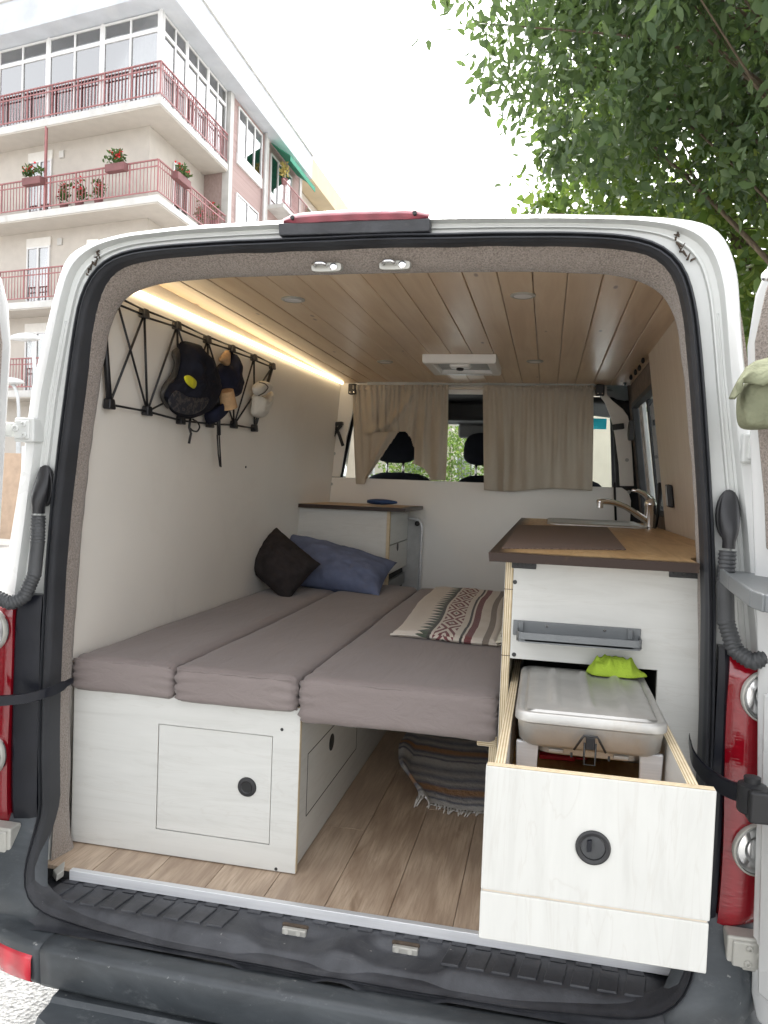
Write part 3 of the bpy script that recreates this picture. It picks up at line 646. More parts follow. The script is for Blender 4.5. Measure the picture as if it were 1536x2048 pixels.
# ---- rear doors, swung open
def door(hx, ang, sx, nm):
    """ang: direction in plan away from the hinge"""
    d = V(math.cos(ang), math.sin(ang)); nn = V(-d.y, d.x)*(-1 if sx > 0 else 1)   # nn: inner face normal side
    outl = []; W = .76
    for z, k in ((-.05, .02), (.0, .0), (.4, .0), (.66, 0), (.8, .0), (1.0, 0), (1.15, .0), (1.3, .0), (1.40, .006), (1.46, .02), (1.51, .05), (1.535, .10)): outl.append((k, z))
    outl += [(W-.02, 1.54), (W, 1.5), (W, .0), (W-.02, -.05)]
    def sh_(z):
        K = [(-.1, 0.), (.2, 0.), (.66, .022), (1.0, .05), (1.3, .075), (1.42, .068), (1.5, .045), (1.6, .0)]
        for (z0, a0), (z1, a1) in zip(K, K[1:]):
            if z <= z1: return lerp(a0, a1, (z-z0)/(z1-z0))*(1 if sx > 0 else .55)
        return 0.
    q = lambda s, z, o: V(hx-sx*sh_(z)+d.x*s+nn.x*o, -.035+d.y*s+nn.y*o, z)
    mb = MB(); mb.poly([q(s, z, -.022) for s, z in outl], (nn.x*.044, nn.y*.044, 0)); o = obj(nm, mb, 'paint_white', van, bevel=.012, seg=3)
    mb = MB(); mb.poly([q(lerp(.06, W-.06, (s/W)) if s > .3 else s+.045+.01*math.sin(z*9), max(.9, min(z, 1.47)), .022) for s, z in outl if z > .85]+[q(W-.06, .9, .022), q(.05, .9, .022)], (nn.x*.012, nn.y*.012, 0)); obj('door_felt', mb, 'carpet', o, bevel=.006)
    mb = MB(); mb.poly([q(.035, .02, .022), q(W-.04, .02, .022), q(W-.04, .62, .022), q(.035, .62, .022)], (nn.x*.014, nn.y*.014, 0)); obj('door_lower_panel', mb, 'paint_white', o, bevel=.008)
    return o, q
dr, qr = door(.894, R(-62), 1, 'rear_door')
tag(dr, 'right rear door, felt-lined, with a canvas pouch hanging on it')
dl, ql = door(-.925, R(-101), -1, 'rear_door')
mb = MB(); mb.lathe([(.006, 0), (.006, .02), (.010, .024), (.010, .034), (.006, .038)], qr(.07, 1.415, .02), (-.8, -.5, .1), 12); obj('door_buffer', mb, 'chrome', dr, smooth='auto')
# grey fold-down tray on the right door
a = PY(1427, 1132, -.10); 
tray = thing('door_tray', 'grey plastic fold-down tray fixed inside the right rear door', 'tray', (a.x+.1, -.2, .80))
pts = [PZ(1427, 1131, .846), PZ(1462, 1160, .846), PZ(1505, 1190, .846), PZ(1530, 1199, .846), PZ(1640, 1206, .846), PZ(1700, 1131, .846)]
mb = MB(); mb.poly(pts, (0, 0, -.008)); obj('tray_floor', mb, 'grey_plastic', tray, bevel=.002)
mb = MB(); 
for i in range(4): mb.obox((pts[i]+pts[i+1])/2+V(0, 0, -.006), (pts[i+1]-pts[i])/2, (0, 0, .014), (pts[i+1]-pts[i]).cross(V(0, 0, 1)).normalized()*.004)
obj('tray_rim', mb, 'grey_plastic', tray, bevel=.003)
# ---- canvas pouch hanging on the right door
pc = thing('canvas_pouch', 'olive green canvas pouch with a flap hanging on the open right door', 'pouch', (.86, -.2, 1.13))
yb = -.16
pl_ = [(1475, 758), (1475, 835), (1480, 852), (1492, 861), (1540, 858), (1600, 850), (1600, 745), (1540, 750)]
mb = MB(); secs = []
for dy, k in ((.03, .96), (.015, 1.), (-.015, 1.), (-.035, .95), (-.042, .8), (-.044, .4)):
    cen = PY(1537, 805, yb); secs.append([cen+(PY(u, v, yb)-cen)*k+V(0, dy, 0) for u, v in pl_])
mb.loft(secs, True, True, True); obj('pouch_body', mb, 'canvas_green', pc, smooth=True, sub=2)
fl_ = [(1457, 797), (1468, 775), (1478, 755), (1490, 735), (1510, 722), (1545, 712), (1610, 700)]; fb_ = [(1464, 799), (1476, 790), (1478, 766), (1500, 765), (1524, 772), (1550, 762), (1610, 768)]
def flap(a_, b_):
    i = min(5, int(a_*6)); f_ = a_*6-i; p = PY(lerp(fl_[i][0], fl_[i+1][0], f_), lerp(fl_[i][1], fl_[i+1][1], f_), yb-.02); q = PY(lerp(fb_[i][0], fb_[i+1][0], f_), lerp(fb_[i][1], fb_[i+1][1], f_), yb-.055); r = p.lerp(q, b_)
    return r+V(0, -.018*math.sin(b_*3.1)+.006*math.sin(a_*9+b_*4), 0)
mb = MB(); mb.grid(flap, 24, 8); obj('pouch_flap', mb, 'canvas_green', pc, smooth=True, solid=.004)
# ---- wheels under the van
for sx in (-1, 1):
    for yc in (1.0, 4.0):
        mb = MB(); mb.lathe([(.20, -.10), (.32, -.11), (.345, -.08), (.345, .08), (.32, .11), (.20, .10)], (sx*.92, yc, GZ+.345), (1, 0, 0), 32); wh = obj('wheel', mb, 'tyre', van, smooth='auto')
        mb = MB(); mb.lathe([(.20, .0), (.205, .105), (.17, .06), (.06, .08), (.05, .10)], (sx*.92, yc, GZ+.345), (sx, 0, 0), 24); obj('rim', mb, 'galv', wh, smooth='auto')
# ================================================================ lining of the load space (parts of the van)
YB = 2.50        # bulkhead
def xl(z): return -.80+(z-.5)*.0637       # left wall panel
def xr(z): return .90-(z-.87)*.1408       # right wall
CZ = 1.56
WLp, WLn = (-.80, 0, .5), (1, 0, -.0637)
def PWL(u, v, off=0.): return PP(u, v, (-.80+off, 0, .5), WLn)
def PWR(u, v, off=0.): return PP(u, v, (.90-off, 0, .87), (1, 0, .1408))
mb = MB(); mb.hexa([(xl(-.05)-.03, .10, -.05), (xl(-.05), .10, -.05), (xl(-.05), YB, -.05), (xl(-.05)-.03, YB, -.05), (xl(1.6)-.03, .10, 1.6), (xl(1.6), .10, 1.6), (xl(1.6), YB, 1.6), (xl(1.6)-.03, YB, 1.6)])
obj('wall_panel', mb, 'wall_white', van)
mb = MB(); mb.lathe([(.005, 0), (.005, .003)], PWL(491, 934), (1, 0, -.06), 10); obj('wall_screw', mb, 'screw_dark', van)
# right wall: timber panel to the sliding door, felt round the door window
y1 = 1.56
mb = MB(); mb.hexa([(xr(-.05), .55, -.05), (xr(-.05)+.02, .55, -.05), (xr(-.05)+.02, y1, -.05), (xr(-.05), y1, -.05), (xr(1.57), .55, 1.57), (xr(1.57)+.02, .55, 1.57), (xr(1.57)+.02, y1, 1.57), (xr(1.57), y1, 1.57)])
obj('side_panel', mb, 'panel_wood', van)
mb = MB()
def wr(y, z, o=0.): return V(xr(z)+.025+o, y, z)
def wquad(mb, ya, yb, za, zb, th=.03):
    mb.hexa([wr(ya, za), wr(ya, za, th), wr(yb, za, th), wr(yb, za), wr(ya, zb), wr(ya, zb, th), wr(yb, zb, th), wr(yb, zb)])
wy0, wy1, wz0, wz1 = 1.50, 2.36, .92, 1.44
wquad(mb, 1.50, YB+.15, wz1, 1.575); wquad(mb, 1.50, YB+.15, -.05, wz0); wquad(mb, wy1, YB+.15, wz0, wz1)
obj('door_lining', mb, 'felt_brown', van)
mb = MB()
for (ya, za), (yb, zb) in (((wy0, wz1), (wy1, wz1)), ((wy1, wz1), (wy1, wz0)), ((wy0, wz0), (wy1, wz0))):
    mb.bar(wr(ya, za, -.004), wr(yb, zb, -.004), .028, .034, (1, 0, 0))
wf = obj('side_window', mb, 'rubber', van, bevel=.006)
mb = MB(); mb.add([wr(wy0, wz0, .02), wr(wy1, wz0, .02), wr(wy1, wz1, .02), wr(wy0, wz1, .02)], [(0, 1, 2, 3)]); obj('pane', mb, 'glass', wf)
mb = MB(); mb.bar(wr(2.06, wz0, .03), wr(2.06, wz1, .03), .035, .03, (1, 0, 0)); obj('window_bar', mb, 'rubber', wf, bevel=.004)
mb = MB(); mb.bar(wr(2.20, wz0, .015), wr(2.20, wz1, .015), .05, .02, (1, 0, 0)); obj('window_guide', mb, 'pole_grey', wf, bevel=.004)
mb = MB(); c = PWR(1276, 858); mb.poly([V(c.x-.01, 2.25+a*.035, c.z+b*.05) for a, b in ((-1, 1), (0, .9), (1, .3), (1, -.4), (0, -1), (-1, -1))], (-.025, 0, 0)); obj('window_catch', mb, 'black_plastic', wf, bevel=.006)
# ceiling cladding: each board a piece
cb = MB(); cb.box(-.72, .70, .13, YB+.1, CZ+.0165, CZ+.022); cb.box(.70, .845, .55, YB+.1, CZ+.0165, CZ+.022); ceil = obj('ceiling', cb, 'panel_wood', van)
pitch = .0905; x = .548-pitch*15
i = 0
while x < .84:
    w_ = pitch-.0016; x1 = min(x+w_, .845)
    if x < -.80: x += pitch; continue
    yn = .13 if abs(x+.045) < .60 else (.2 if x < 0 else .45)
    mb = MB(); mb.hexa([(x, yn, CZ+.0008*math.sin(i*7)), (x1, yn, CZ+.0008*math.sin(i*5)), (x1, YB, CZ+.0008*math.sin(i*5)), (x, YB, CZ+.0008*math.sin(i*7)), (x, yn, CZ+.016), (x1, yn, CZ+.016), (x1, YB, CZ+.016), (x, YB, CZ+.016)])
    obj('ceiling_board', mb, 'pine', ceil, bevel=.0032, seg=2)
    x += pitch; i += 1
for (u, v) in ((586, 598), (1046, 590), (770, 723), (1070, 722)):
    c = PZ(u, v, CZ)
    mb = MB(); mb.lathe([(.036, .001), (.037, -.003), (.030, -.006), (.027, -.005)], c, (0, 0, 1), 28, True, False); sp_ = obj('spotlight', mb, 'galv', van, smooth='auto')
    mb = MB(); mb.lathe([(.028, -.001), (.027, -.0045), (.012, -.005)], c, (0, 0, 1), 24); obj('spot_lens', mb, 'spot_lens', sp_, smooth='auto')
# lit strip along the top of the left wall
a = V(-.728, .14, 1.513); b = V(-.722, YB-.02, 1.556)
mb = MB(); mb.bar(a+V(-.009, 0, -.002), b+V(-.007, 0, -.001), .012, .004, (1, 0, 0)); ch = obj('light_channel', mb, 'white_plastic', van, bevel=.001)
mb = MB(); mb.bar(a+V(.002, 0, -.002), b+V(.003, 0, -.001), .014, .014, (.7, 0, -.7)); obj('lit_strip', mb, 'led', ch, bevel=.002)
# roof hatch
vx0, vx1, vy0, vy1 = -.118, .196, 1.56, 1.92
mb = MB(); ou = [(vx0, vy0), (vx1, vy0), (vx1, vy1), (vx0, vy1)]; inn = [(vx0+.045, vy0+.045), (vx1-.045, vy0+.045), (vx1-.045, vy1-.045), (vx0+.045, vy1-.045)]
rg = [[V(x, y, CZ-.001) for x, y in ou], [V(x, y, CZ-.032) for x, y in ou]]
rg += [[V(lerp(a[0], b[0], .12), lerp(a[1], b[1], .12), CZ-.040) for a, b in zip(ou, inn)], [V(lerp(a[0], b[0], .85), lerp(a[1], b[1], .85), CZ-.036) for a, b in zip(ou, inn)], [V(x, y, CZ-.026) for x, y in inn], [V(x, y, CZ-.012) for x, y in inn]]
mb.loft(rg, True); hv = obj('roof_hatch', mb, 'white_plastic', van, bevel=.003)
mb = MB(); mb.box(vx0+.046, vx1-.046, vy0+.046, vy1-.046, CZ-.020, CZ-.014); obj('hatch_pane', mb, 'plate_grey', hv)
mb = MB(); mb.box(-.005, .085, vy0+.03, vy0+.09, CZ-.052, CZ-.030); obj('hatch_handle', mb, 'white_plastic', hv, bevel=.012, seg=3)
mb = MB(); mb.lathe([(.016, 0), (.016, .008), (.010, .010)], (.04, vy0+.055, CZ-.05), (0, -.3, -1), 14); obj('hatch_knob', mb, 'black_plastic', hv, smooth='auto')
# bulkhead to the cab
zs = 1.027
lo = [(-.83, 0), (.86, 0), (.86, .96), (.845, 1.005), (.81, zs), (-.83, zs)]
mb = MB(); mb.poly([V(x, YB, z) for x, z in lo], (0, .02, 0)); bk = obj('bulkhead', mb, 'bulk_white', van, bevel=.003)
mb = MB(); mb.poly([V(x, YB+.002, z) for x, z in ((-.83, zs+.003), (-.722, zs+.003), (-.716, 1.06), (-.690, 1.25), (-.652, 1.43), (-.63, 1.475), (-.58, 1.49), (-.58, CZ), (-.75, CZ))], (0, .018, 0)); obj('bulkhead_post', mb, 'bulk_white', bk, bevel=.003)
mb = MB(); mb.poly([V(x, YB+.002, z) for x, z in ((-.58, 1.505), (.66, 1.505), (.66, CZ), (-.58, CZ))], (0, .018, 0)); obj('bulkhead_header', mb, 'bulk_white', bk)
rp = [PY(u, v, YB) for u, v in ((1190, 770), (1214, 772), (1214, 788), (1224, 800), (1246, 818), (1256, 832), (1260, 850), (1264, 900), (1268, 972), (1240, 972), (1238, 930), (1230, 870), (1222, 835), (1210, 805), (1198, 790), (1186, 783))]
mb = MB(); mb.poly([V(p.x, YB+.002, p.z) for p in rp], (0, .018, 0)); obj('bulkhead_post', mb, 'bulk_white', bk, bevel=.003)
for u, v in ((1254, 920), (1258, 984), (663, 968), (668, 907)):
    c = PY(u, v, YB); mb = MB(); mb.lathe([(.010, -.003), (.008, .002), (.003, .003)], c, (0, -1, 0), 12); obj('screw_cap', mb, 'plate_grey', bk, smooth='auto')
mb = MB(); mb.tube([PY(1229, 965, YB-.01), PY(1230, 1000, YB-.012), PY(1232, 1045, YB-.012)], .006, 8); obj('blind_cord', mb, 'rack_black', bk, smooth=True)
mb = MB(); mb.bar(PY(1224, 855, YB-.01), PY(1248, 852, YB-.01), .02, .03); obj('blind_clip', mb, 'rack_black', bk, bevel=.003)
# curtain rail with its two end brackets
rl, rrt = PY(735, 767, YB-.03), PY(1192, 769, YB-.03)
mb = MB(); mb.bar(rl, rrt, .02, .018); rail = obj('curtain_rail', mb, 'plate_grey', van, bevel=.004)
mb = MB(); mb.tube([PY(700, 777, YB-.03), PY(1200, 777, YB-.03)], .006, 10); obj('curtain_rod', mb, 'panel_wood', rail, smooth=True)
for u, v in ((705, 777), (1200, 779)):
    c = PY(u, v, YB-.03); mb = MB(); mb.box(c.x-.022, c.x+.022, YB-.045, YB-.001, c.z-.033, c.z+.026); k_ = obj('rail_bracket', mb, 'black_plastic', rail, bevel=.006)
    for dx_ in (-.01, .012): mb = MB(); mb.lathe([(.004, 0), (.003, .002)], (c.x+dx_, YB-.045, c.z-.022), (0, -1, 0), 8); obj('screw', mb, 'chrome', k_)
# hook with a belt hanging on the left post
mb = MB(); mb.bar(PY(668, 848, YB-.02), PY(686, 847, YB-.02), .03, .02); hk = obj('strap_hook', mb, 'black_plastic', bk, bevel=.004)
for q in ([(683, 850), (672, 862), (667, 872)], [(669, 850), (678, 868), (686, 892)]):
    mb = MB()
    P = [PY(u, v, YB-.025) for u, v in q]
    for a, b in zip(P, P[1:]): mb.bar(a, b, .006, .018, (0, 1, 0) if False else (1, 0, .4))
    obj('strap_tail', mb, 'rack_black', hk, bevel=.002)
# floor boards
fb = MB(); fb.box(-.86, .92, .012, YB, -.05, -.010); fl = obj('floor', fb, 'under_dark', van)
random.seed(21); x = -.80; wd = .152; i = 0
while x < .86:
    y = .012; off = (.42, .9, .62, 1.2)[i % 4]; first = True
    while y < YB:
        y2 = min(YB, y+(off if first else 1.25)); first = False
        mb = MB(); mb.box(x, x+wd-.0012, y, y2-.0012, -.010, -.0004*random.random()); obj('floor_plank', mb, 'oak', fl, bevel=.0008, seg=1, origin=(x, y, 0)); y = y2
    x += wd; i += 1
# ---- cab beyond the bulkhead
mb = MB(); mb.box(-.95, .95, YB+.15, 4.0, -.05, .02); obj('cab_floor', mb, 'cab_dark', van)
mb = MB(); mb.grid(lambda a, b: (lerp(-.80, .80, a), lerp(YB+.03, 3.32, b), 1.535-.05*(2*a-1)**2), 8, 6); obj('cab_headliner', mb, 'cab_dark', van, smooth=True, solid=.02)
mb = MB(); mb.box(-.72, .60, 2.95, 3.30, 1.40, 1.52); sh = obj('overhead_shelf', mb, 'cab_dark', van, bevel=.03, seg=3)
for xa in (-.45, .19):
    mb = MB(); mb.obox((xa, 3.32, 1.40), (.22, 0, 0), (0, .012, 0), (0, -.02, .075)); obj('sun_visor', mb, 'cab_grey', sh, bevel=.01, seg=3)
mb = MB(); mb.obox((-.02, 3.28, 1.36), (.13, 0, 0), (0, .03, .0), (0, -.01, .045)); obj('mirror_console', mb, 'cab_grey', sh, bevel=.02, seg=3)
ws = [(-.80, 3.42, 1.50), (.80, 3.42, 1.50), (.92, 4.12, .63), (-.92, 4.12, .63)]
mb = MB(); mb.add(ws, [(0, 1, 2, 3)]); wsc = obj('windscreen', mb, 'glass', van)
for sx in (-1, 1): mb = MB(); mb.bar(V(sx*.83, 3.43, 1.5), V(sx*.95, 4.14, .63), .06, .06); obj('windscreen_pillar', mb, 'cab_dark', wsc, bevel=.01)
mb = MB(); mb.box(-.85, .85, 3.34, 3.48, 1.49, 1.60); obj('windscreen_header', mb, 'cab_dark', wsc, bevel=.02)
c = PY(1197, 848, 3.55); mb = MB(); mb.box(c.x-.05, c.x+.05, 3.538, 3.542, c.z-.035, c.z+.035); obj('sticker', mb, 'cyan_sticker', wsc)
mb = MB(); mb.grid(lambda a, b: (lerp(-.93, .93, a), lerp(3.5, 4.1, b), .60+.12*math.sin(b*2.8)-.05*(1-b)), 10, 8); obj('dashboard', mb, 'cab_dark', van, smooth=True, solid=.1)
for sx in (-1, 1):
    mb = MB(); xa = 1.0; mb.add([V(sx*.985, 2.74, .62), V(sx*.985, 3.45, .62), V(sx*.90, 3.45, 1.38), V(sx*.90, 2.74, 1.38)], [(0, 1, 2, 3)]); obj('cab_window', mb, 'glass', van)
    mb = MB(); mb.bar(V(sx*.93, 2.68, .3), V(sx*.82, 2.68, 1.5), .14, .06, (0, 1, 0)); obj('belt_pillar', mb, 'cab_dark', van, bevel=.02)
def pad(c, hw, hd, hh, tilt=.12, p=3.2, taper=.0):
    mb = MB(); rings = []
    for i in range(13):
        th_ = -math.pi/2+math.pi*i/12; r_ = math.copysign(abs(math.cos(th_))**(2/p), 1); zz = math.copysign(abs(math.sin(th_))**(2/p), math.sin(th_))
        rings.append([V(c[0]+hw*(1-taper*zz)*r_*math.copysign(abs(math.cos(f))**(2/p), math.cos(f)), c[1]+hd*r_*math.copysign(abs(math.sin(f))**(2/p), math.sin(f))-tilt*zz*hh, c[2]+hh*zz) for f in [2*math.pi*k/28 for k in range(28)]])
    mb.loft(rings, True, True, True); return mb
for hx, bx, bw in ((-.49, -.46, .27), (.055, .08, .25), (.55, .56, .25)):
    st = obj('cab_seat', pad((bx, 2.98, .74), bw, .085, .335, .15, 3.5, .06), 'seat_dark', van, smooth=True)
    obj('headrest', pad((hx, 2.93, 1.228), .128, .055, .098, .1, 3.0, .08), 'seat_dark', st, smooth=True)
    for dx_ in (-.05, .05): mb = MB(); mb.tube([V(hx+dx_, 2.94, 1.02), V(hx+dx_, 2.93, 1.16)], .008, 8); obj('headrest_post', mb, 'chrome', st, smooth=True)
    obj('seat_cushion', pad((bx, 3.25, .42), bw, .26, .09, 0), 'seat_dark', st, smooth=True)
mb = MB(); mb.bar(PY(708, 805, YB+.2), PY(676, 960, YB+.2), .012, .05, (1, 0, .3)); obj('seat_belt', mb, 'rack_black', van)

# ================================================================ curtains (hang from the rod, lift off: things)
def inpoly(px, py, poly):
    ins = False; j = len(poly)-1
    for i in range(len(poly)):
        xi, yi = poly[i]; xj, yj = poly[j]
        if (yi > py) != (yj > py) and px < (xj-xi)*(py-yi)/(yj-yi)+xi: ins = not ins
        j = i
    return ins
RIDGE = [(742, 866), (775, 850), (802, 824), (822, 792), (832, 770)]
def rdist(u, v):
    best = 1e9
    for (ax, ay), (bx_, by_) in zip(RIDGE, RIDGE[1:]):
        t_ = max(0, min(1, ((u-ax)*(bx_-ax)+(v-ay)*(by_-ay))/((bx_-ax)**2+(by_-ay)**2))); dx_ = u-lerp(ax, bx_, t_); dy_ = v-lerp(ay, by_, t_)
        best = min(best, math.hypot(dx_, dy_)*(1 if dx_*.6+dy_ < 0 else -1), key=abs)
    return best
def curtain(nm, u0, u1, v0, vb, hole, nf, seed, label, amp=1.):
    random.seed(seed); ph = [random.uniform(0, 6) for _ in range(4)]
    th = thing(nm, label, 'curtain', (PY((u0+u1)/2, v0, YB-.03).x, YB-.03, 1.0), 'curtains on the cab rail')
    def px(a, b):
        u = lerp(u0, u1, a)+ (6*math.sin(a*3.1+ph[0])*b*b); v = lerp(v0, vb(a), b); return u, v
    def fn(a, b):
        u, v = px(a, b); k = min(1, .25+b*1.2)
        wp = 2.6*noise.noise(Vector((a*5+seed, b*.9, .3)))
        f_ = amp*(.012*math.sin(a*nf*6.283+ph[1]+wp)*k*(.5+noise.noise(Vector((a*3, seed, b)))**2*4) + .006*math.sin(a*nf*2.7*6.283+ph[3]+wp*2)*max(0, 1-b*1.1))+.016*noise.noise(Vector((a*4, b*3, seed)))
        if hole:
            rd = rdist(u, v); f_ -= .026*math.exp(-(rd/9)**2)*sstep((v-768)/30) if rd > 0 else .026*math.exp(-(rd/4.5)**2)*sstep((v-768)/30)
        g = .004*math.sin(a*nf*5*6.283)*max(0, 1-b*14)
        return PY(u, v, YB-.035+f_*1.0+g)
    mb = MB(); mb.grid(fn, 130, 80, (lambda a, b: not inpoly(*px(a, b), hole)) if hole else None)
    o = obj('cloth', mb, 'linen', th, smooth=True, solid=.0015)
    hm = MB(); hm.grid(lambda a, b: fn(a, b*.052)+V(0, -.006-.004*math.sin(b*3.14)*(1+math.sin(a*nf*31)), 0), 150, 4); obj('gathered_heading', hm, 'linen', th, smooth=True)
    return th, fn
hole = [(797, 864), (812, 864), (822, 876), (828, 895), (829, 917), (824, 926), (846, 936), (858, 950), (864, 990), (720, 990), (733, 957), (752, 930), (773, 898)]
cl, _ = curtain('curtain', 706, 897, 770, lambda a: 968-2*a-(6 if a > .1 else 0), hole, 7, 3, 'beige linen curtain on the left, caught up over the seat headrest')
# the turned-up corner of the left curtain folded back on itself
fo = [(739, 863), (764, 857), (797, 864), (773, 898), (752, 930), (733, 957), (720, 966), (730, 930), (737, 900)]
def fold(a, b):
    l0 = [(742, 866), (741, 890), (740, 915), (744, 925), (730, 955)]; r0 = [(797, 862), (783, 882), (768, 905), (752, 930), (733, 959)]
    i = min(3, int(b*4)); f_ = b*4-i; p = PY(lerp(l0[i][0], l0[i+1][0], f_), lerp(l0[i][1], l0[i+1][1], f_), YB-.055); q = PY(lerp(r0[i][0], r0[i+1][0], f_), lerp(r0[i][1], r0[i+1][1], f_), YB-.06)
    r = p.lerp(q, a); return r+V(0, -.016*math.sin(a*3.14)-.008*math.sin(a*11+b*3), 0)
mb = MB(); mb.grid(fold, 24, 30); obj('turned_up_corner', mb, 'linen', cl, smooth=True, solid=.0015)
curtain('curtain', 966, 1187, 771, lambda a: 980+3*math.sin(a*7), None, 8, 9, 'beige linen curtain on the right, hanging straight beside the cab gap', .55)

# ================================================================ bed box, mattress, bedding
YC = .135
bed = thing('bed_box', 'white washed plywood bed box with inset locker doors under the mattress', 'bed', (-.45, 1.0, 0))
fr = [PY(130, 1376, YC), PY(603, 1416, YC), PY(588, 1750, YC), PY(100, 1678, YC)]
x0, x1, zt = -.79, -.153, .428
dL, dR_, dB, dT = -.541, -.224, .068, .349
g = .0016
def frame_panel(par, X0, X1, Z0, Z1, a0, a1, b0, b1, y, th, mat):
    mb = MB()
    for (p, q, r, s) in ((X0, X1, b1, Z1), (X0, X1, Z0, b0), (X0, a0, b0, b1), (a1, X1, b0, b1)): mb.box(p, q, y, y+th, r, s)
    bm_ = bmesh.new(); return obj('front_panel', mb, mat, par)
# front board as one sheet with a cut-out, then the door set in it
mb = MB(); o_ = [(x0, .003), (x1, .003), (x1, zt), (x0, zt)]; q_ = [(dL, dB), (dR_, dB), (dR_, dT), (dL, dT)]
vs_ = [V(x, YC, z) for x, z in o_]+[V(x, YC, z) for x, z in q_]+[V(x, YC+.015, z) for x, z in o_]+[V(x, YC+.015, z) for x, z in q_]
fs = []
for i in range(4):
    j = (i+1) % 4; fs += [(i, j, 4+j, 4+i), (8+j, 8+i, 12+i, 12+j), (i, 8+i, 8+j, j), (4+i, 4+j, 12+j, 12+i)]
mb.add(vs_, fs); fp = obj('front_panel', mb, 'white_wood_x', bed, bevel=.0008, seg=1)
mb = MB(); mb.box(x0, x1-.0005, YC+.0165, YC+.0175, .01, zt-.002); mb.box(x0, x1+.0006, YC+.001, YC+.0145, zt, zt+.0008); mb.box(x1, x1+.0008, YC+.001, YC+.0145, .004, zt); obj('panel_edging', mb, 'ply_y', fp)
mb = MB(); mb.box(dL+g, dR_-g, YC+.0008, YC+.014, dB+g, dT-g); ld = obj('locker_door', mb, 'white_wood_x', bed, bevel=.0012, seg=1)
c = PY(494, 1574, YC); mb = MB(); mb.lathe([(.013, -.014), (.013, .002), (.016, .004), (.024, .003), (.0255, .0)], c, (0, -1, 0), 32, True, False); obj('finger_hole_ring', mb, 'black_plastic', ld, smooth='auto')
mb = MB(); mb.lathe([(.0165, .0), (.0165, .0022)], c, (0, -1, 0), 28); obj('finger_hole', mb, 'under_dark', ld)
for u, v in ((564, 1459), (552, 1738)):
    c = PY(u, v, YC); mb = MB(); mb.lathe([(.0042, -.001), (.0042, .001)], c, (0, -1, 0), 12); obj('screw', mb, 'screw_dark', fp)
xs = -.162
mb = MB(); mb.box(xs-.015, xs, YC+.016, 1.97, .003, .415); obj('side_panel', mb, 'white_wood_y', bed, bevel=.001, seg=1)
dd = [PX(616, 1508, xs), PX(612, 1632, xs), PX(680, 1445, xs)]
mb = MB(); za, zb, ya, yb = dd[1].z, dd[0].z, dd[0].y, dd[0].y+.55
for (p, q) in (((ya, za), (ya, zb)), ((ya, zb), (yb, zb)), ((yb, zb), (yb, za)), ((ya, za), (yb, za))): mb.bar(V(xs+.0003, p[0], p[1]), V(xs+.0003, q[0], q[1]), .0008, .0025, (0, 0, 1) if p[1] == q[1] else (0, 1, 0))
obj('side_locker_gap', mb, 'under_dark', bed)
c = PX(663, 1484, xs); mb = MB(); mb.lathe([(.0245, .0), (.0245, .0015), (.022, .002)], c, (1, 0, 0), 28); obj('side_finger_hole', mb, 'under_dark', bed, smooth='auto')
mb = MB(); mb.box(-.79, -.163, YC+.018, 1.97, .398, .413); obj('platform', mb, 'ply_z', bed)
mb = MB(); mb.box(-.155, .30, .30, 1.95, .372, .392); obj('pull_out_base', mb, 'ply_z', bed, bevel=.002)
a = PY(955, 1467, .17); b = PY(998, 1492, .17); mb = MB(); mb.box(a.x, .338, .155, .26, b.z, a.z+.004); lg = obj('support_leg', mb, 'ply_z', bed, bevel=.003)
mb = MB(); mb.box(.318, .338, .17, .24, .003, b.z-.001); obj('leg_post', mb, 'ply_x', lg, bevel=.001)
mb = MB(); mb.box(a.x-.001, .3385, .1545, .2605, a.z+.0042, a.z+.0052); obj('leg_cap', mb, 'white_wood_x', lg)

def cushion(x0, x1, y0, y1, z0, z1, seed):
    nx, ny, nz = max(10, int((x1-x0)/.017)), 90, 7; r_ = .022
    def shp(x, y, z):
        # rounded box + slack cloth + gathers at the near corners
        cx_ = min(max(x, x0+r_), x1-r_); cy_ = min(max(y, y0+r_), y1-r_); cz_ = min(max(z, z0+r_), z1-r_)
        d = V(x-cx_, y-cy_, z-cz_); p = V(cx_, cy_, cz_)+(d.normalized()*r_ if d.length > 1e-9 else d)
        nn = noise.noise(Vector((x*5+seed, y*2.0, z*14)))*.0035+noise.noise(Vector((x*17, y*6+seed, z*26)))*.0018
        e = 0.
        for xe in (x0, x1):
            dx_ = abs(x-xe)
            if dx_ < .08: e += (1-dx_/.08)*sstep((y0+.22-y)/.22)*.0045*math.sin(z*240+y*90+seed+5*noise.noise(Vector((y*12, z*22, seed))))
        out = d.normalized() if d.length > 1e-9 else V(0, 0, 1)
        p += out*(nn+e)
        if z > (z0+z1)/2: p.z -= .005*sstep(1-min(abs(x-x0), abs(x-x1))/.05)*.8
        return p
    mb = MB()
    def face(fn, a, b): mb.grid(fn, a, b)
    face(lambda a, b: shp(lerp(x0, x1, a), lerp(y0, y1, b), z1), nx, ny); face(lambda a, b: shp(lerp(x0, x1, a), lerp(y0, y1, b), z0), nx, ny)
    face(lambda a, b: shp(lerp(x0, x1, a), y0, lerp(z0, z1, b)), nx, nz*2); face(lambda a, b: shp(lerp(x0, x1, a), y1, lerp(z0, z1, b)), nx, nz*2)
    face(lambda a, b: shp(x0, lerp(y0, y1, a), lerp(z0, z1, b)), ny, nz*2); face(lambda a, b: shp(x1, lerp(y0, y1, a), lerp(z0, z1, b)), ny, nz*2)
    return mb
def weld(o, d=.0004):
    bm = bmesh.new(); bm.from_mesh(o.data); bmesh.ops.remove_doubles(bm, verts=bm.verts, dist=d); bmesh.ops.recalc_face_normals(bm, faces=bm.faces); bm.to_mesh(o.data); bm.free()
    for p in o.data.polygons: p.use_smooth = True
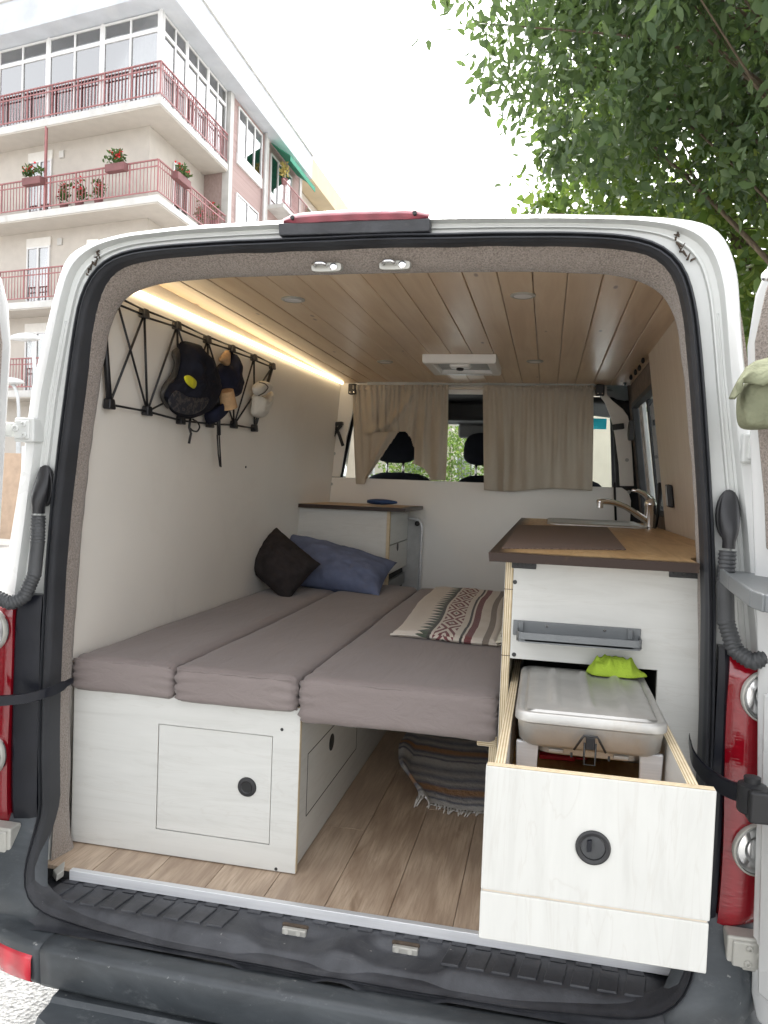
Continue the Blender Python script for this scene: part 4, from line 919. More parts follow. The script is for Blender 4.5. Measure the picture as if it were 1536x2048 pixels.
for (xa, xb, ya, zb0, lab, sd_) in ((-.797, -.494, .118, .418, 'grey brown mattress cushion along the left wall', 1.), (-.491, -.158, .105, .416, 'middle grey brown mattress cushion between the two other cushions', 2.), (-.155, .338, .112, .396, 'grey brown mattress cushion beside the kitchen, under the striped blanket', 3.)):
    o = obj('mattress_cushion', cushion(xa, xb, ya, 1.95, zb0, .512, sd_), 'mattress_cloth', None, smooth=True, origin=((xa+xb)/2, 1.0, zb0)); weld(o); tag(o, lab, 'mattress', 'mattress cushions')
    pp = MB()
    for zc in (.506,):
        pp.tube([V(lerp(xa+.012, xb-.012, s/24), ya+.0045+.0008*math.sin(s), zc-.003+.0012*math.sin(s*1.7)) for s in range(25)], .0022, 6)
    obj('piping', pp, 'mattress_cloth', o, smooth=True)
# pillows
def pillow(nm, P, nrm, th_, mat, lab, seed, pw=.55, grow=1.10):
    P = [Vector(p) for p in P]; cp_ = sum(P, V(0, 0, 0))/4; P = [cp_+(p-cp_)*grow for p in P]; nrm = Vector(nrm).normalized(); N_ = 48
    def mk_(sg):
        def f(a, b):
            x = 2*a-1; y = 2*b-1; e = (max(0, 1-abs(x)**2.2)*max(0, 1-abs(y)**2.2))**pw
            pin = .055*(1-abs(x)**2)*abs(y)**3; piny = .055*(1-abs(y)**2)*abs(x)**3
            A = .5+x*(1-piny)*.5; B = .5+y*(1-pin)*.5
            p = P[0]*(1-A)*(1-B)+P[1]*A*(1-B)+P[2]*A*B+P[3]*(1-A)*B
            cr_ = .012*noise.noise(Vector((x*2.2+seed, y*2.2, sg)))+.008*noise.noise(Vector((x*5+seed, y*5, sg)))+.004*noise.noise(Vector((x*11+seed, y*11, sg)))
            return p+nrm*sg*(th_*e*.5)+nrm*cr_*min(1, e*1.5+.2)
        return f
    mb = MB(); mb.grid(mk_(1), N_, N_); mb.grid(mk_(-1), N_, N_)
    o = obj(nm, mb, mat, None, smooth=True, origin=sum(P, V(0, 0, 0))/4); weld(o); tag(o, lab, 'pillow', 'pillows on the bed'); return o
pillow('pillow', [PY(482, 1122, 1.50), PY(572, 1200, 1.36), PY(634, 1128, 1.52), PY(551, 1058, 1.66)], (.25, -.9, .42), .21, 'pillow_dark', 'dark brown square cushion standing on one corner against the left wall', 1.7)
pl2 = pillow('pillow', [PY(596, 1166, 1.66), PY(750, 1186, 1.60), PY(784, 1126, 1.88), PY(576, 1070, 1.93)], (.1, -.75, .65), .20, 'pillow_blue', 'blue grey pillow leaning on the far cabinet behind the dark cushion', 4.2)
# folded blanket
bc = [PZ(784, 1277, .515), PZ(1007, 1298, .515), PZ(1000, 1188, .515), PZ(862, 1181, .515)]
bc = [V(-.040, .700, .514), V(.300, .672, .514), V(.285, 1.86, .514), V(-.075, 1.86, .514)]
def blank(a, b, top=True):
    p = bc[0]*(1-a)*(1-b)+bc[1]*a*(1-b)+bc[2]*a*b+bc[3]*(1-a)*b
    e = min(1, min(a*26, (1-a)*26, b*60, (1-b)*60)); e = max(0, e)**.5
    h = .019*e+.005*noise.noise(Vector((a*3, b*5, 2)))+.003*noise.noise(Vector((a*9, b*14, 5)))
    return V(p.x+.006*math.sin(b*8), p.y+.010*math.sin(a*6), p.z+(max(.001, h) if top else 0))
bt_ = thing('blanket', 'cream striped woven blanket with maroon lozenges folded on the mattress', 'blanket', (.12, 1.2, .514))
mb = MB(); mb.grid(lambda a, b: blank(a, b), 50, 110)
ob = obj('woven_cloth', mb, 'blanket', bt_, smooth=True)
uv = ob.data.uv_layers.new(name='UVMap'); nn_ = 51
for lp in ob.data.loops: k = lp.vertex_index; uv.data[lp.index].uv = ((k % nn_)/50, (k//nn_)/110)
mb = MB(); mb.grid(lambda a, b: V(*(lerp(bc[0], bc[1], a)))+V(0, -.004-.010*math.sin(b*3.14)+.010*math.sin(a*6), .003+.014*b*(1-.5*abs(2*a-1)**6)), 50, 8); of = obj('folded_edge', mb, 'blanket', bt_, smooth=True)
uv = of.data.uv_layers.new(name='UVMap')
for lp in of.data.loops: k = lp.vertex_index; uv.data[lp.index].uv = ((k % nn_)/50, .03*(k//nn_)/8)
mb = MB(); random.seed(5)
for k in range(170):
    b = k/169; p = blank(.985, b); q = p+V(.030+.012*random.random(), random.uniform(-.012, .012), -.022-random.random()*.006); q.x = min(q.x, .334); q.z = max(q.z, .5165); m_ = (p+q)/2+V(0, random.uniform(-.006, .006), .006)
    mb.tube([p, m_, q], .0016, 4)
tag(obj('fringe', mb, 'thread', bt_), kind='stuff')
# rag rug on the floor with a lifted, rolled edge
rg_ = thing('rag_rug', 'grey blue striped rag rug with a curled fringed edge on the floor', 'rug', (.1, .95, 0))
ru = [V(.075, .655, 0), V(.33, .635, 0), V(.33, 1.75, 0), V(-.10, 1.75, 0)]
def rug(a, b):
    p = ru[0]*(1-a)*(1-b)+ru[1]*a*(1-b)+ru[2]*a*b+ru[3]*(1-a)*b
    k = max(0, 1-a/.16); lift = .036*math.sin(min(1, k*1.15)*2.2)*(.35+.65*math.sin(min(1, b*1.5+.16)*3.1))*(1-.35*math.sin(b*15)**2)
    return V(p.x+.02*k*k*sstep(b*6)+.012*math.sin(b*11)*k-.11*sstep(b*4)*(1-a)*(1-b*.6), p.y+.01*math.sin(a*9), .004+max(0, lift)+.002*noise.noise(Vector((a*9, b*20, 1))))
mb = MB(); mb.grid(rug, 44, 90); orr = obj('woven_rag', mb, 'rag_rug', rg_, smooth=True, solid=.004)
uv = orr.data.uv_layers.new(name='UVMap')
for lp in orr.data.loops: k = lp.vertex_index; uv.data[lp.index].uv = ((k % 45)/44, (k//45)/90)
mb = MB(); random.seed(9)
for k in range(26):
    a_ = k/25; p = rug(a_, 0); p.z += .001; q = p+V(random.uniform(-.02, .012), -.018-.022*random.random(), 0); q.z = .003; m_ = (p+q)/2+V(0, 0, .004)
    mb.tube([p, m_, q], [.0035, .0028, .002], 5)
tag(obj('rug_fringe', mb, 'rug_fringe', rg_, smooth=True), kind='stuff')
# ================================================================ far left cabinet with its things
cab = thing('side_cabinet', 'white cabinet with a dark edged wooden top at the head of the bed', 'cabinet', (-.55, 2.2, 0))
cx1 = -.315; yf = 1.975
mb = MB(); mb.box(-.795, cx1-.016, yf, yf+.016, .0, .866); obj('cabinet_front', mb, 'white_wood_x', cab, bevel=.001)
mb = MB(); mb.box(cx1-.0155, cx1, yf-.0005, yf+.02, .0, .866); obj('cabinet_edge', mb, 'ply_x', cab)
for z0, z1 in ((.70, .866), (.555, .697)):
    mb = MB(); mb.box(cx1-.014, cx1+.002, yf+.022, YB-.03, z0+.002, z1-.001); dw = obj('cabinet_drawer', mb, 'white_wood_y', cab, bevel=.001)
    if z0 < .6:
        c = PX(795, 1094, cx1+.002); mb = MB(); mb.lathe([(.020, 0), (.020, .002), (.014, .003)], c, (1, 0, 0), 20); obj('finger_hole_ring', mb, 'black_plastic', dw, smooth='auto')
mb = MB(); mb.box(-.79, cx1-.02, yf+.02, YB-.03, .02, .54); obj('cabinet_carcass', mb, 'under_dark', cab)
mb = MB(); mb.box(cx1-.02, cx1-.002, yf+.04, YB-.05, .46, .52); obj('cabinet_gadget', mb, 'grey_plastic', cab, bevel=.004)
def scorched(o, x0, x1, y0, y1, wl):
    at = o.data.attributes.new('scorch', 'FLOAT', 'POINT'); org = wloc(o)
    for i, v_ in enumerate(o.data.vertices):
        p = v_.co+org; d = min(p.x-x0 if 'l' in wl else 9, x1-p.x if 'r' in wl else 9, p.y-y0 if 'n' in wl else 9, y1-p.y if 'f' in wl else 9)
        at.data[i].value = max(0, 1-d/.075)
tx0, tx1, ty0, ty1 = -.796, -.235, yf-.03, YB-.02
mb = MB(); mb.grid(lambda a, b: V(lerp(tx0, tx1, a), lerp(ty0, ty1, b), .886), 30, 30); mb.box(tx0, tx1, ty0, ty1, .867, .8857); o = obj('cabinet_top', mb, 'worktop', cab); scorched(o, tx0, tx1, ty0, ty1, 'rn')
c = PY(763, 1000, 2.22)
mb = MB(); rr = []
for i in range(11):
    s = i/10; x = lerp(PY(735, 1000, 2.22).x, PY(794, 1001, 2.22).x, s); e = math.sin(math.pi*(.06+.88*s))**.5; rr.append([V(x, c.y+.028*e*math.cos(f), .9055+.0165*e*math.sin(f)*(1.1-.3*s)) for f in [2*math.pi*k/14 for k in range(14)]])
mb.loft(rr, True, True, True); o = obj('glasses_case', mb, 'case_blue', None, smooth=True, origin=(c.x, c.y, .8865)); tag(o, 'small dark blue soft case lying on the far cabinet top', 'case')
# folded table leaning behind the cabinet
ft = thing('folded_table', 'grey folded table panel with rounded metal rim leaning on the bulkhead', 'table', (-.27, YB-.02, .2))
pt = [(-.42, .05), (-.235, .05), (-.235, .78), (-.245, .805), (-.27, .815), (-.42, .815)]
mb = MB(); mb.poly([V(x, YB-.028, z) for x, z in pt], (0, .016, 0)); obj('table_panel', mb, 'linoleum', ft)
mb = MB(); mb.tube(smooth(resample([V(x, YB-.030, z) for x, z in pt[1:]], 40), 1), .008, 8); obj('table_rim', mb, 'alu', ft, smooth=True)
mb = MB(); mb.lathe([(.014, 0), (.014, .010), (.010, .012)], PY(835, 1047, YB-.03), (0, -1, 0), 14); obj('table_knob', mb, 'black_plastic', ft, smooth='auto')
# ================================================================ kitchen block
kit = thing('kitchen_unit', 'white plywood kitchen block with wooden worktop, sink, tap and open drawer', 'kitchen', (.6, .9, 0))
KY = .10; WZ = .858; KX0 = .343; OX0, OX1, OZ0, OZ1 = .363, .688, .20, .606
mb = MB(); mb.box(KX0, KX0+.018, KY, 2.15, .0, WZ-.0205); obj('kitchen_side', mb, 'ply_x', kit, bevel=.0015)
mb = MB(); mb.box(KX0-.0012, KX0-.0002, KY+.003, 2.15, .0, WZ-.021); obj('kitchen_side_face', mb, 'white_wood_y', kit)
for za, zb in ((.611, .6125), (.766, .7675)): mb = MB(); mb.box(KX0-.0015, KX0+.0185, KY-.0006, KY+.003, za, zb); obj('edge_joint', mb, 'dirt', kit)
mb = MB(); rz = .02
P = [(KX0+.0185, OZ1), (OX1, OZ1), (OX1, .01), (.89, .01), (.885, WZ-.021), (KX0+.0185, WZ-.021)]
mb.poly([V(x, KY, z) for x, z in P], (0, .015, 0)); ep = obj('end_panel', mb, 'white_wood_x', kit, bevel=.001, seg=1)
for u, v in ((1030, 1164), (1028, 1309)): c = PY(u, v, KY); mb = MB(); mb.lathe([(.005, 0), (.005, .001), (.003, .0012)], c, (0, -1, 0), 12); obj('screw', mb, 'screw_dark', ep)
for xa, xb in ((PY(1024, 1125, KY).x, PY(1073, 1125, KY).x), (PY(1338, 1140, KY).x, .765)):
    mb = MB(); mb.box(xa, xb, KY-.006, KY-.0002, WZ-.041, WZ-.0205); br = obj('worktop_bracket', mb, 'black_plastic', kit, bevel=.002)
    for k in range(3): mb = MB(); mb.lathe([(.004, 0), (.003, .0015)], (lerp(xa, xb, .2+.3*k), KY-.006, WZ-.031), (0, -1, 0), 10); obj('screw', mb, 'screw_dark', br)
mb = MB(); mb.box(KX0+.018, .89, KY+.10, KY+.115, .0, .60); mb.box(KX0+.018, .89, KY+.016, KY+.10, .585, .600) if False else None
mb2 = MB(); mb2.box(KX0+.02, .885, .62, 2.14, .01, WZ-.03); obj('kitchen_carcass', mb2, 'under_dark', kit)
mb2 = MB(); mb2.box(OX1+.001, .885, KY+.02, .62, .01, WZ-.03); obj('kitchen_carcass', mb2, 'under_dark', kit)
wx0, wx1, wy0_, wy1_ = .309, .895, .004, 2.17
def wxr(y): return lerp(.748, .895, sstep((y-.115)/.25))
mb = MB(); NY = 60; sec = []
for j in range(NY+1):
    y = lerp(wy0_, wy1_, j/NY); xe = wxr(y)
    sec.append([V(wx0+.002, y+(.002 if j == 0 else 0), WZ-.020), V(wx0, y, WZ-.0005)]+[V(lerp(wx0+.001, xe, k/40), y, WZ) for k in range(41)]+[V(xe, y+(.002 if j == 0 else 0), WZ-.020)])
mb.loft(sec, True, True, True)
wt = obj('worktop', mb, 'worktop', kit); scorched(wt, wx0, wx1, wy0_, wy1_, 'nl')
for v_ in wt.data.vertices:
    k_ = wt.data.attributes['scorch'].data[v_.index]; k_.value = min(k_.value, .80)
# little grey folding shelf on the end panel
a = PY(1027, 1240, KY); b = PY(1282, 1258, KY)
sx0, sx1, sz0, sz1 = a.x, b.x, .662, .697
mb = MB(); mb.box(sx0, sx1, KY-.005, KY-.0003, sz0, sz1); fs_ = obj('folding_shelf', mb, 'grey_plastic', kit, bevel=.002)
mb = MB(); o0 = sx0+.010; o1 = sx1-.003; dp = .074
oo = [V(o0, KY-.005, 0), V(o0, KY-dp+.02, 0), V(o0+.006, KY-dp+.006, 0), V(o0+.02, KY-dp, 0), V(o1-.02, KY-dp, 0), V(o1-.006, KY-dp+.006, 0), V(o1, KY-dp+.02, 0), V(o1, KY-.005, 0)]
zt_ = .676
mb.poly([p+V(0, 0, zt_-.014) for p in oo], (0, 0, .006)); obj('shelf_tray', mb, 'grey_plastic', fs_, bevel=.001)
mb = MB(); inn = [V(lerp(p.x, (o0+o1)/2, .016), lerp(p.y, KY-.03, .06), 0) for p in oo]
rgs = [[p+V(0, 0, zt_-.016) for p in oo], [p+V(0, 0, zt_+.006) for p in oo], [p+V(0, 0, zt_+.006) for p in inn], [p+V(0, 0, zt_-.008) for p in inn]]
mb.loft(rgs, False); obj('shelf_rim', mb, 'grey_plastic', fs_, bevel=.0015)
for k in (.15, .55): mb = MB(); xa = lerp(o0, o1, k); mb.box(xa, xa+.085, KY-.030, KY-.027, zt_-.0078, zt_-.0070); obj('shelf_slot', mb, 'under_dark', fs_)
for k in (.27, .72): mb = MB(); mb.lathe([(.004, 0), (.003, .002)], (lerp(sx0, sx1, k), KY-.005, .688), (0, -1, 0), 10); obj('screw', mb, 'chrome', fs_)
for xa in (sx0+.012, sx1-.03): mb = MB(); mb.box(xa, xa+.012, KY-.014, KY-.004, zt_-.004, .695); obj('shelf_hinge', mb, 'grey_plastic', fs_, bevel=.002)
# sink and tap
sk = [PZ(1088, 1049, WZ), PZ(1290, 1054, WZ), PZ(1276, 1041, WZ), PZ(1098, 1038, WZ)]
qx0, qx1, qy0, qy1 = .435, .835, 1.53, 2.10
def rrect(x0, x1, y0, y1, r_, z, n_=6):
    out = []
    for cx_, cy_, a0 in ((x1-r_, y0+r_, -90), (x1-r_, y1-r_, 0), (x0+r_, y1-r_, 90), (x0+r_, y0+r_, 180)):
        for k in range(n_+1): a_ = R(a0+90*k/n_); out.append(V(cx_+r_*math.cos(a_), cy_+r_*math.sin(a_), z))
    return out
mb = MB(); mb.loft([rrect(qx0, qx1, qy0, qy1, .04, WZ+.001), rrect(qx0, qx1, qy0, qy1, .04, WZ+.006), rrect(qx0+.006, qx1-.006, qy0+.006, qy1-.006, .036, WZ+.010), rrect(qx0+.022, qx1-.022, qy0+.022, qy1-.022, .03, WZ+.009), rrect(qx0+.028, qx1-.028, qy0+.028, qy1-.028, .03, WZ+.003)], True)
mb.add(rrect(qx0+.028, qx1-.028, qy0+.028, qy1-.028, .03, WZ+.003), [tuple(range(28))]); obj('sink', mb, 'steel', kit, smooth='auto', angle=60)
tp = V(.845, 1.80, WZ); tp = PZ(1299, 1051, WZ+.002); k = 1.0
tp = V(.848, tp.y-.12, WZ); tp = PX(1299, 1049, .845); tp.z = WZ
mb = MB(); mb.lathe([(.028, 0), (.028, .005), (.023, .007), (.023, .092), (.025, .095), (.025, .102), (.022, .110), (.017, .123), (.005, .128)], tp, (0, 0, 1), 24); tap = obj('tap', mb, 'chrome', kit, smooth='auto', angle=40)
P = [tp+V(-.01, -.005, .030), tp+V(-.05, -.02, .055), tp+V(-.10, -.05, .085), tp+V(-.15, -.08, .102), tp+V(-.19, -.10, .106), tp+V(-.215, -.115, .100)]
mb = MB(); mb.tube(smooth(resample(P, 22), 2), [.0135]*6+[.012]*16, 14); sp_ = obj('tap_spout', mb, 'chrome', tap, smooth=True)
e_ = P[-1]; mb = MB(); mb.lathe([(.013, 0), (.013, .022), (.009, .023)], e_+V(.008, .004, .0), (0, 0, -1), 14); obj('tap_nozzle', mb, 'chrome', sp_, smooth='auto')
mb = MB(); mb.tube([tp+V(.0, 0, .118), tp+V(-.03, -.015, .142), tp+V(-.055, -.03, .152), tp+V(-.08, -.04, .154)], [.015, .011, .008, .006], 12); obj('tap_lever', mb, 'chrome', tap, smooth=True)
# placemat
pm = [V(.326, .19, WZ), V(.622, .30, WZ), V(.665, 1.42, WZ), V(.318, 1.40, WZ)]
pm = [PZ(1005, 1098, WZ), PZ(1252, 1101, WZ), PZ(1214, 1055, WZ), PZ(1036, 1051, WZ)]
t = NT('placemat_weave'); ch_ = t.new('ShaderNodeTexChecker'); ch_.inputs['Scale'].default_value = 95; ch_.inputs['Color1'].default_value = (.20,.145,.12,1); ch_.inputs['Color2'].default_value = (.105,.07,.058,1); t.l(t.coord((1.6,1,1)), ch_.inputs[0])
t.set(Base_Color=ch_.outputs[0], Roughness=.6); t.bump(ch_.outputs[1], .6, .003)
mb = MB(); mb.poly([p+V(0, 0, .0008) for p in pm], (0, 0, .0022)); o = obj('placemat', mb, 'placemat_weave', None, origin=(pm[0]+pm[2])/2); tag(o, 'brown woven placemat lying on the kitchen worktop in front of the sink', 'placemat')
# dark device on the right wall panel
c = PWR(1339, 992, .012); mb = MB(); mb.obox(c, (.010, 0, -.0014), (0, .026, 0), (-.005, 0, .042)); dv = obj('wall_torch', mb, 'black_plastic', None, bevel=.006, seg=3, origin=c); tag(dv, 'black pocket torch clipped to the wooden panel beside the worktop', 'torch')
mb = MB(); mb.obox(c+V(-.011, -.008, .0), (.003, 0, 0), (0, .004, 0), (-.004, 0, .036)); obj('torch_clip', mb, 'plate_grey', dv, bevel=.001)
mb = MB(); c2 = PZ(1320, 1052, WZ); cx_ = V(tp.x+.03, tp.y+.06, WZ); mb.tube([cx_+V(.0, 0, .004), cx_+V(.005, 0, .02), cx_+V(.012, 0, .11), cx_+V(.018, 0, .19)], [.007, .006, .009, .014], 8); o = obj('dish_brush', mb, 'rack_black', None, smooth=True, origin=cx_); tag(o, 'slim black brush standing behind the tap', 'brush')

# ---- drawer, pulled right out over the sill
DY = -.455; DT = .55; DX0, DX1 = .352, .704; Dz = .262; Dsp = .343
mb = MB(); mb.grid(lambda a, b: V(lerp(.372, .667, a), lerp(DY+.02, .60, b), .400), 14, 40); mb.box(.370, .668, DY+.018, .60, .388, .3995); dwr = obj('drawer', mb, 'burnt_ply', kit)
at = dwr.data.attributes.new('scorch', 'FLOAT', 'POINT')
for i, v_ in enumerate(dwr.data.vertices): at.data[i].value = .45
tag(dwr, 'open drawer with scorched plywood floor')
for xa, xb in ((.366, .382), (.664, .680)):
    mb = MB(); mb.box(xa, xb, DY+.0165, .60, .285, DT-.002); sdw = obj('drawer_side', mb, 'white_wood_y', dwr)
    mb = MB(); mb.box(xa-.0004, xb+.0004, DY+.0165, .60, DT-.0018, DT); obj('drawer_side_edge', mb, 'ply_x', dwr)
mb = MB(); mb.box(DX0, DX1, DY, DY+.015, Dsp+.0016, DT-.001); df = obj('drawer_front', mb, 'white_wood_z', dwr, bevel=.0022, seg=2)
mb = MB(); mb.box(DX0+.002, DX1-.002, DY+.0012, DY+.0148, DT-.0008, DT+.0004); obj('drawer_front_edge', mb, 'ply_y', dwr)
mb = MB(); mb.box(DX0, DX1-.001, DY, DY+.015, Dz, Dsp-.0016); obj('drawer_lower_front', mb, 'white_wood_z', dwr, bevel=.0022)
mb = MB(); mb.box(DX0+.003, DX1-.004, DY+.003, DY+.014, Dsp-.0018, Dsp+.0018); obj('drawer_front_joint', mb, 'panel_wood', dwr)
c = PY(1186, 1695, DY); mb = MB(); mb.lathe([(.0175, -.013), (.0175, -.004), (.0195, .003), (.0245, .0045), (.0268, .0035), (.0275, .0)], c, (0, -1, 0), 36, True, False); kn = obj('drawer_knob_ring', mb, 'black_plastic', dwr, smooth='auto')
mb = MB(); mb.lathe([(.0185, .0), (.0185, .0012), (.012, .0022)], c, (0, -1, 0), 28); obj('drawer_knob_bowl', mb, 'hose', dwr, smooth='auto')
mb = MB(); mb.obox(c+V(-.006, -.002, .004), (.0035, 0, .001), (0, .006, 0), (0, 0, .009)); obj('drawer_catch', mb, 'trim_black', dwr, bevel=.001)
mb = MB(); mb.box(.3645, .3655, .0, .55, .43, .455); obj('drawer_runner', mb, 'galv', dwr)

# ================================================================ portable grill standing in the drawer
gr = thing('portable_grill', 'portable stainless steel box grill with ribbed lid standing in the open drawer', 'grill', (.53, -.06, .40))
gx0, gx1, gy0, gy1 = .392, .660, -.262, .128; LZ = .588
lid = [rrect(gx0, gx1, gy0, gy1, .032, LZ-.020), rrect(gx0-.003, gx1+.003, gy0-.003, gy1+.003, .034, LZ-.018), rrect(gx0-.003, gx1+.003, gy0-.003, gy1+.003, .034, LZ-.006), rrect(gx0, gx1, gy0, gy1, .032, LZ-.001), rrect(gx0+.006, gx1-.006, gy0+.006, gy1-.006, .028, LZ), rrect(gx0+.013, gx1-.013, gy0+.013, gy1-.013, .024, LZ-.003), rrect(gx0+.018, gx1-.018, gy0+.018, gy1-.018, .022, LZ+.002)]
mb = MB(); mb.loft(lid, True); ld_ = obj('lid', mb, 'steel', gr, smooth='auto', angle=50)
def lidtop(a, b):
    x = lerp(gx0+.018, gx1-.018, a); y = lerp(gy0+.018, gy1-.018, b); e = min(1, min(a, 1-a)*14, min(b, 1-b)*20)
    rib = sum(1/(1+((a-c_)/.035)**6) for c_ in (.22, .5, .78)); return V(x, y, LZ+.0015+.010*e*(.35+.65*min(1, rib*sstep((min(b, 1-b)-.04)*9)))+.0006*noise.noise(Vector((x*40, y*40, 0))))
mb = MB(); mb.grid(lidtop, 48, 48); obj('lid_top', mb, 'steel', ld_, smooth=True)
bd = [rrect(gx0+.002, gx1-.002, gy0+.002, gy1-.002, .032, LZ-.021), rrect(gx0+.006, gx1-.006, gy0+.006, gy1-.006, .034, LZ-.058), rrect(gx0+.014, gx1-.014, gy0+.014, gy1-.014, .034, LZ-.066), rrect(gx0+.03, gx1-.03, gy0+.03, gy1-.03, .034, LZ-.069)]
mb = MB(); mb.loft(bd, True, False, True); obj('fire_box', mb, 'steel', gr, smooth='auto', angle=50)
mb = MB(); mb.loft([rrect(gx0+.035, gx1-.035, gy0+.035, gy1-.035, .03, LZ-.069), rrect(gx0+.037, gx1-.037, gy0+.037, gy1-.037, .03, LZ-.084), rrect(gx0+.045, gx1-.045, gy0+.045, gy1-.045, .03, LZ-.088)], True, False, True); obj('ash_pan', mb, 'steel', gr, smooth='auto', angle=50)
for xa in (gx0+.075, gx1-.075): mb = MB(); mb.box(xa-.014, xa+.014, gy0+.030, gy0+.036, LZ-.082, LZ-.074); obj('pan_tab', mb, 'steel', gr, bevel=.002)
for (xa, ya) in ((gx0+.022, gy0+.04), (gx1-.022, gy0+.04), (gx0+.022, gy1-.05), (gx1-.022, gy1-.05)):
    mb = MB(); mb.hexa([(xa-.017, ya-.008, .4005), (xa+.017, ya-.008, .4005), (xa+.017, ya+.004, .4005), (xa-.017, ya+.004, .4005), (xa-.021, ya-.012, LZ-.064), (xa+.021, ya-.012, LZ-.064), (xa+.021, ya, LZ-.064), (xa-.021, ya, LZ-.064)]); obj('leg', mb, 'alu' if ya < 0 else 'steel', gr, bevel=.003)
lx = PY(1180, 1485, gy0).x; ly = gy0-.004
mb = MB(); mb.box(lx-.008, lx+.008, ly-.008, ly-.001, LZ-.056, LZ-.032); lt = obj('latch', mb, 'black_plastic', gr, bevel=.002)
mb = MB(); mb.tube([V(lx-.028, ly, LZ-.060), V(lx-.016, ly-.005, LZ-.038), V(lx-.012, ly-.006, LZ-.031), V(lx+.012, ly-.006, LZ-.031), V(lx+.016, ly-.005, LZ-.038), V(lx+.028, ly, LZ-.060)], .0022, 8); obj('latch_wire', mb, 'screw_dark', lt, smooth=True)
mb = MB(); mb.tube([V(lx-.010, ly-.004, LZ-.044), V(lx-.010, ly-.004, LZ-.084), V(lx+.010, ly-.004, LZ-.084), V(lx+.010, ly-.004, LZ-.044)], .0018, 8); obj('latch_hook', mb, 'screw_dark', lt, smooth=True)
for dx_ in (-.032, .034): mb = MB(); mb.box(lx+dx_-.002, lx+dx_+.002, ly-.002, ly+.002, LZ-.074, LZ-.066); obj('pivot_slot', mb, 'under_dark', lt)
c = PZ(1168, 1332, LZ+.004); mb = MB(); mb.tube([c+V(-.010, 0, .008), c+V(-.010, 0, .0), c+V(.010, 0, 0), c+V(.010, 0, .008)], .0014, 6); obj('rear_clip', mb, 'screw_dark', ld_)
# red tongs under the grill
a, b = PZ(1075, 1518, .305), PZ(1172, 1516, .305); a = PZ(1078, 1514, .402); b = PZ(1150, 1519, .402)
mb = MB(); mb.hexa([a+V(0, -.012, 0), b+V(0, -.016, 0), b+V(0, .012, 0), a+V(0, .012, 0), a+V(0, -.012, .010), b+V(0, -.016, .010), b+V(0, .012, .010), a+V(0, .012, .010)]); mb.obox((b+V(.012, 0, .005)), (.012, .002, 0), (0, .008, 0), (0, 0, .003)); o = obj('spatula', mb, 'red_plastic', None, bevel=.003, origin=a); tag(o, 'red plastic spatula lying on the drawer floor under the grill', 'spatula')
# lime cloth heaped behind the grill
cc_ = PY(1230, 1322, .09)
def cloth(a, b):
    th_ = a*2*math.pi; r_ = b; k_ = 1+.12*math.sin(th_*2+.7)+.08*math.sin(th_*5); x = r_*math.cos(th_)*.060*k_; y = r_*math.sin(th_)*.028*k_
    n_ = noise.noise(Vector((x*24, y*24, .4))); r1 = 1-3*abs(noise.noise(Vector((x*30+5, y*34, 2.2)))); r2 = 1-3*abs(noise.noise(Vector((x*62, y*62+3, 4.1))))
    h = .044*(1-r_**2.8)**.8*(.85+.35*n_)+(.010*r1+.004*r2)*(1-r_**4)*min(1, .35+r_*1.2); return V(cc_.x+x+.004*n_, .064+y, .5965+max(-.002, h))
mb = MB(); mb.grid(cloth, 110, 40); o = obj('microfibre_cloth', mb, 'cloth_lime', None, smooth=True, solid=.003, origin=(cc_.x, .045, .59)); tag(o, 'crumpled lime green cloth heaped on the back of the grill lid', 'cloth')

# ================================================================ rack on the left wall with the caps hanging on it
rk = thing('cord_rack', 'black crisscross cord and rod hanging rack on the left wall', 'rack', PWL(380, 840))
top = [(234, 602), (288.6, 628), (354, 652), (415, 680), (464, 698), (508, 716), (545, 733)]
bot = [(219, 809), (294.6, 823), (362, 841), (420, 848), (468, 850), (509, 857)]
T = [PWL(u, v, .018) for u, v in top]; B = [PWL(u, v, .018) for u, v in bot]
up = V(.0637, 0, 1).normalized()*.011
mb = MB()
for a, b in zip(T, T[1:]): mb.tube([a+up, b+up], .0032, 6); mb.tube([a-up*.7, b-up*.3], .0032, 6)
obj('top_cord', mb, 'rack_black', rk, smooth=True)
mb = MB()
for a, b in zip(B, B[1:]): mb.tube([a, b], .0035, 6)
obj('bottom_cord', mb, 'rack_black', rk, smooth=True)
mb = MB(); mb.tube([PWL(209, 670, .018), B[0]], .0085, 8); obj('end_post', mb, 'rack_black', rk, smooth=True)
mb = MB(); mb.tube([T[6], B[5]], .007, 8); obj('end_post', mb, 'rack_black', rk, smooth=True)
for a, b in ((T[0], B[1]), (T[1], B[0]), (T[1], B[1]), (T[2], B[1]), (T[2], B[2]), (T[3], B[2]), (T[3], B[3]), (T[3], B[4]), (T[4], B[3]), (T[4], B[4]), (T[5], B[4]), (T[5], B[5]), (T[6], B[4]), (T[2], B[3])):
    mb = MB(); mb.tube([a, b], .0036, 6); obj('cross_cord', mb, 'rack_black', rk, smooth=True)
mb = MB(); mb.tube([B[1], PWL(330, 805, .018)], .003, 6); obj('cross_cord', mb, 'rack_black', rk, smooth=True)
for i, p in enumerate(T[1:]+B):
    s = .75 if i < 6 else .8; mb = MB(); mb.hexa([p+V(-.012, -.020*s, -.016*s), p+V(.012, -.020*s, -.016*s), p+V(.012, .020*s, -.016*s), p+V(-.012, .020*s, -.016*s), p+V(-.012, -.015*s, .020*s), p+V(.010, -.015*s, .020*s), p+V(.010, .015*s, .020*s), p+V(-.012, .015*s, .020*s)]); obj('corner_clip', mb, 'clip_brown' if i < 6 else 'rack_black', rk, bevel=.004, seg=2)
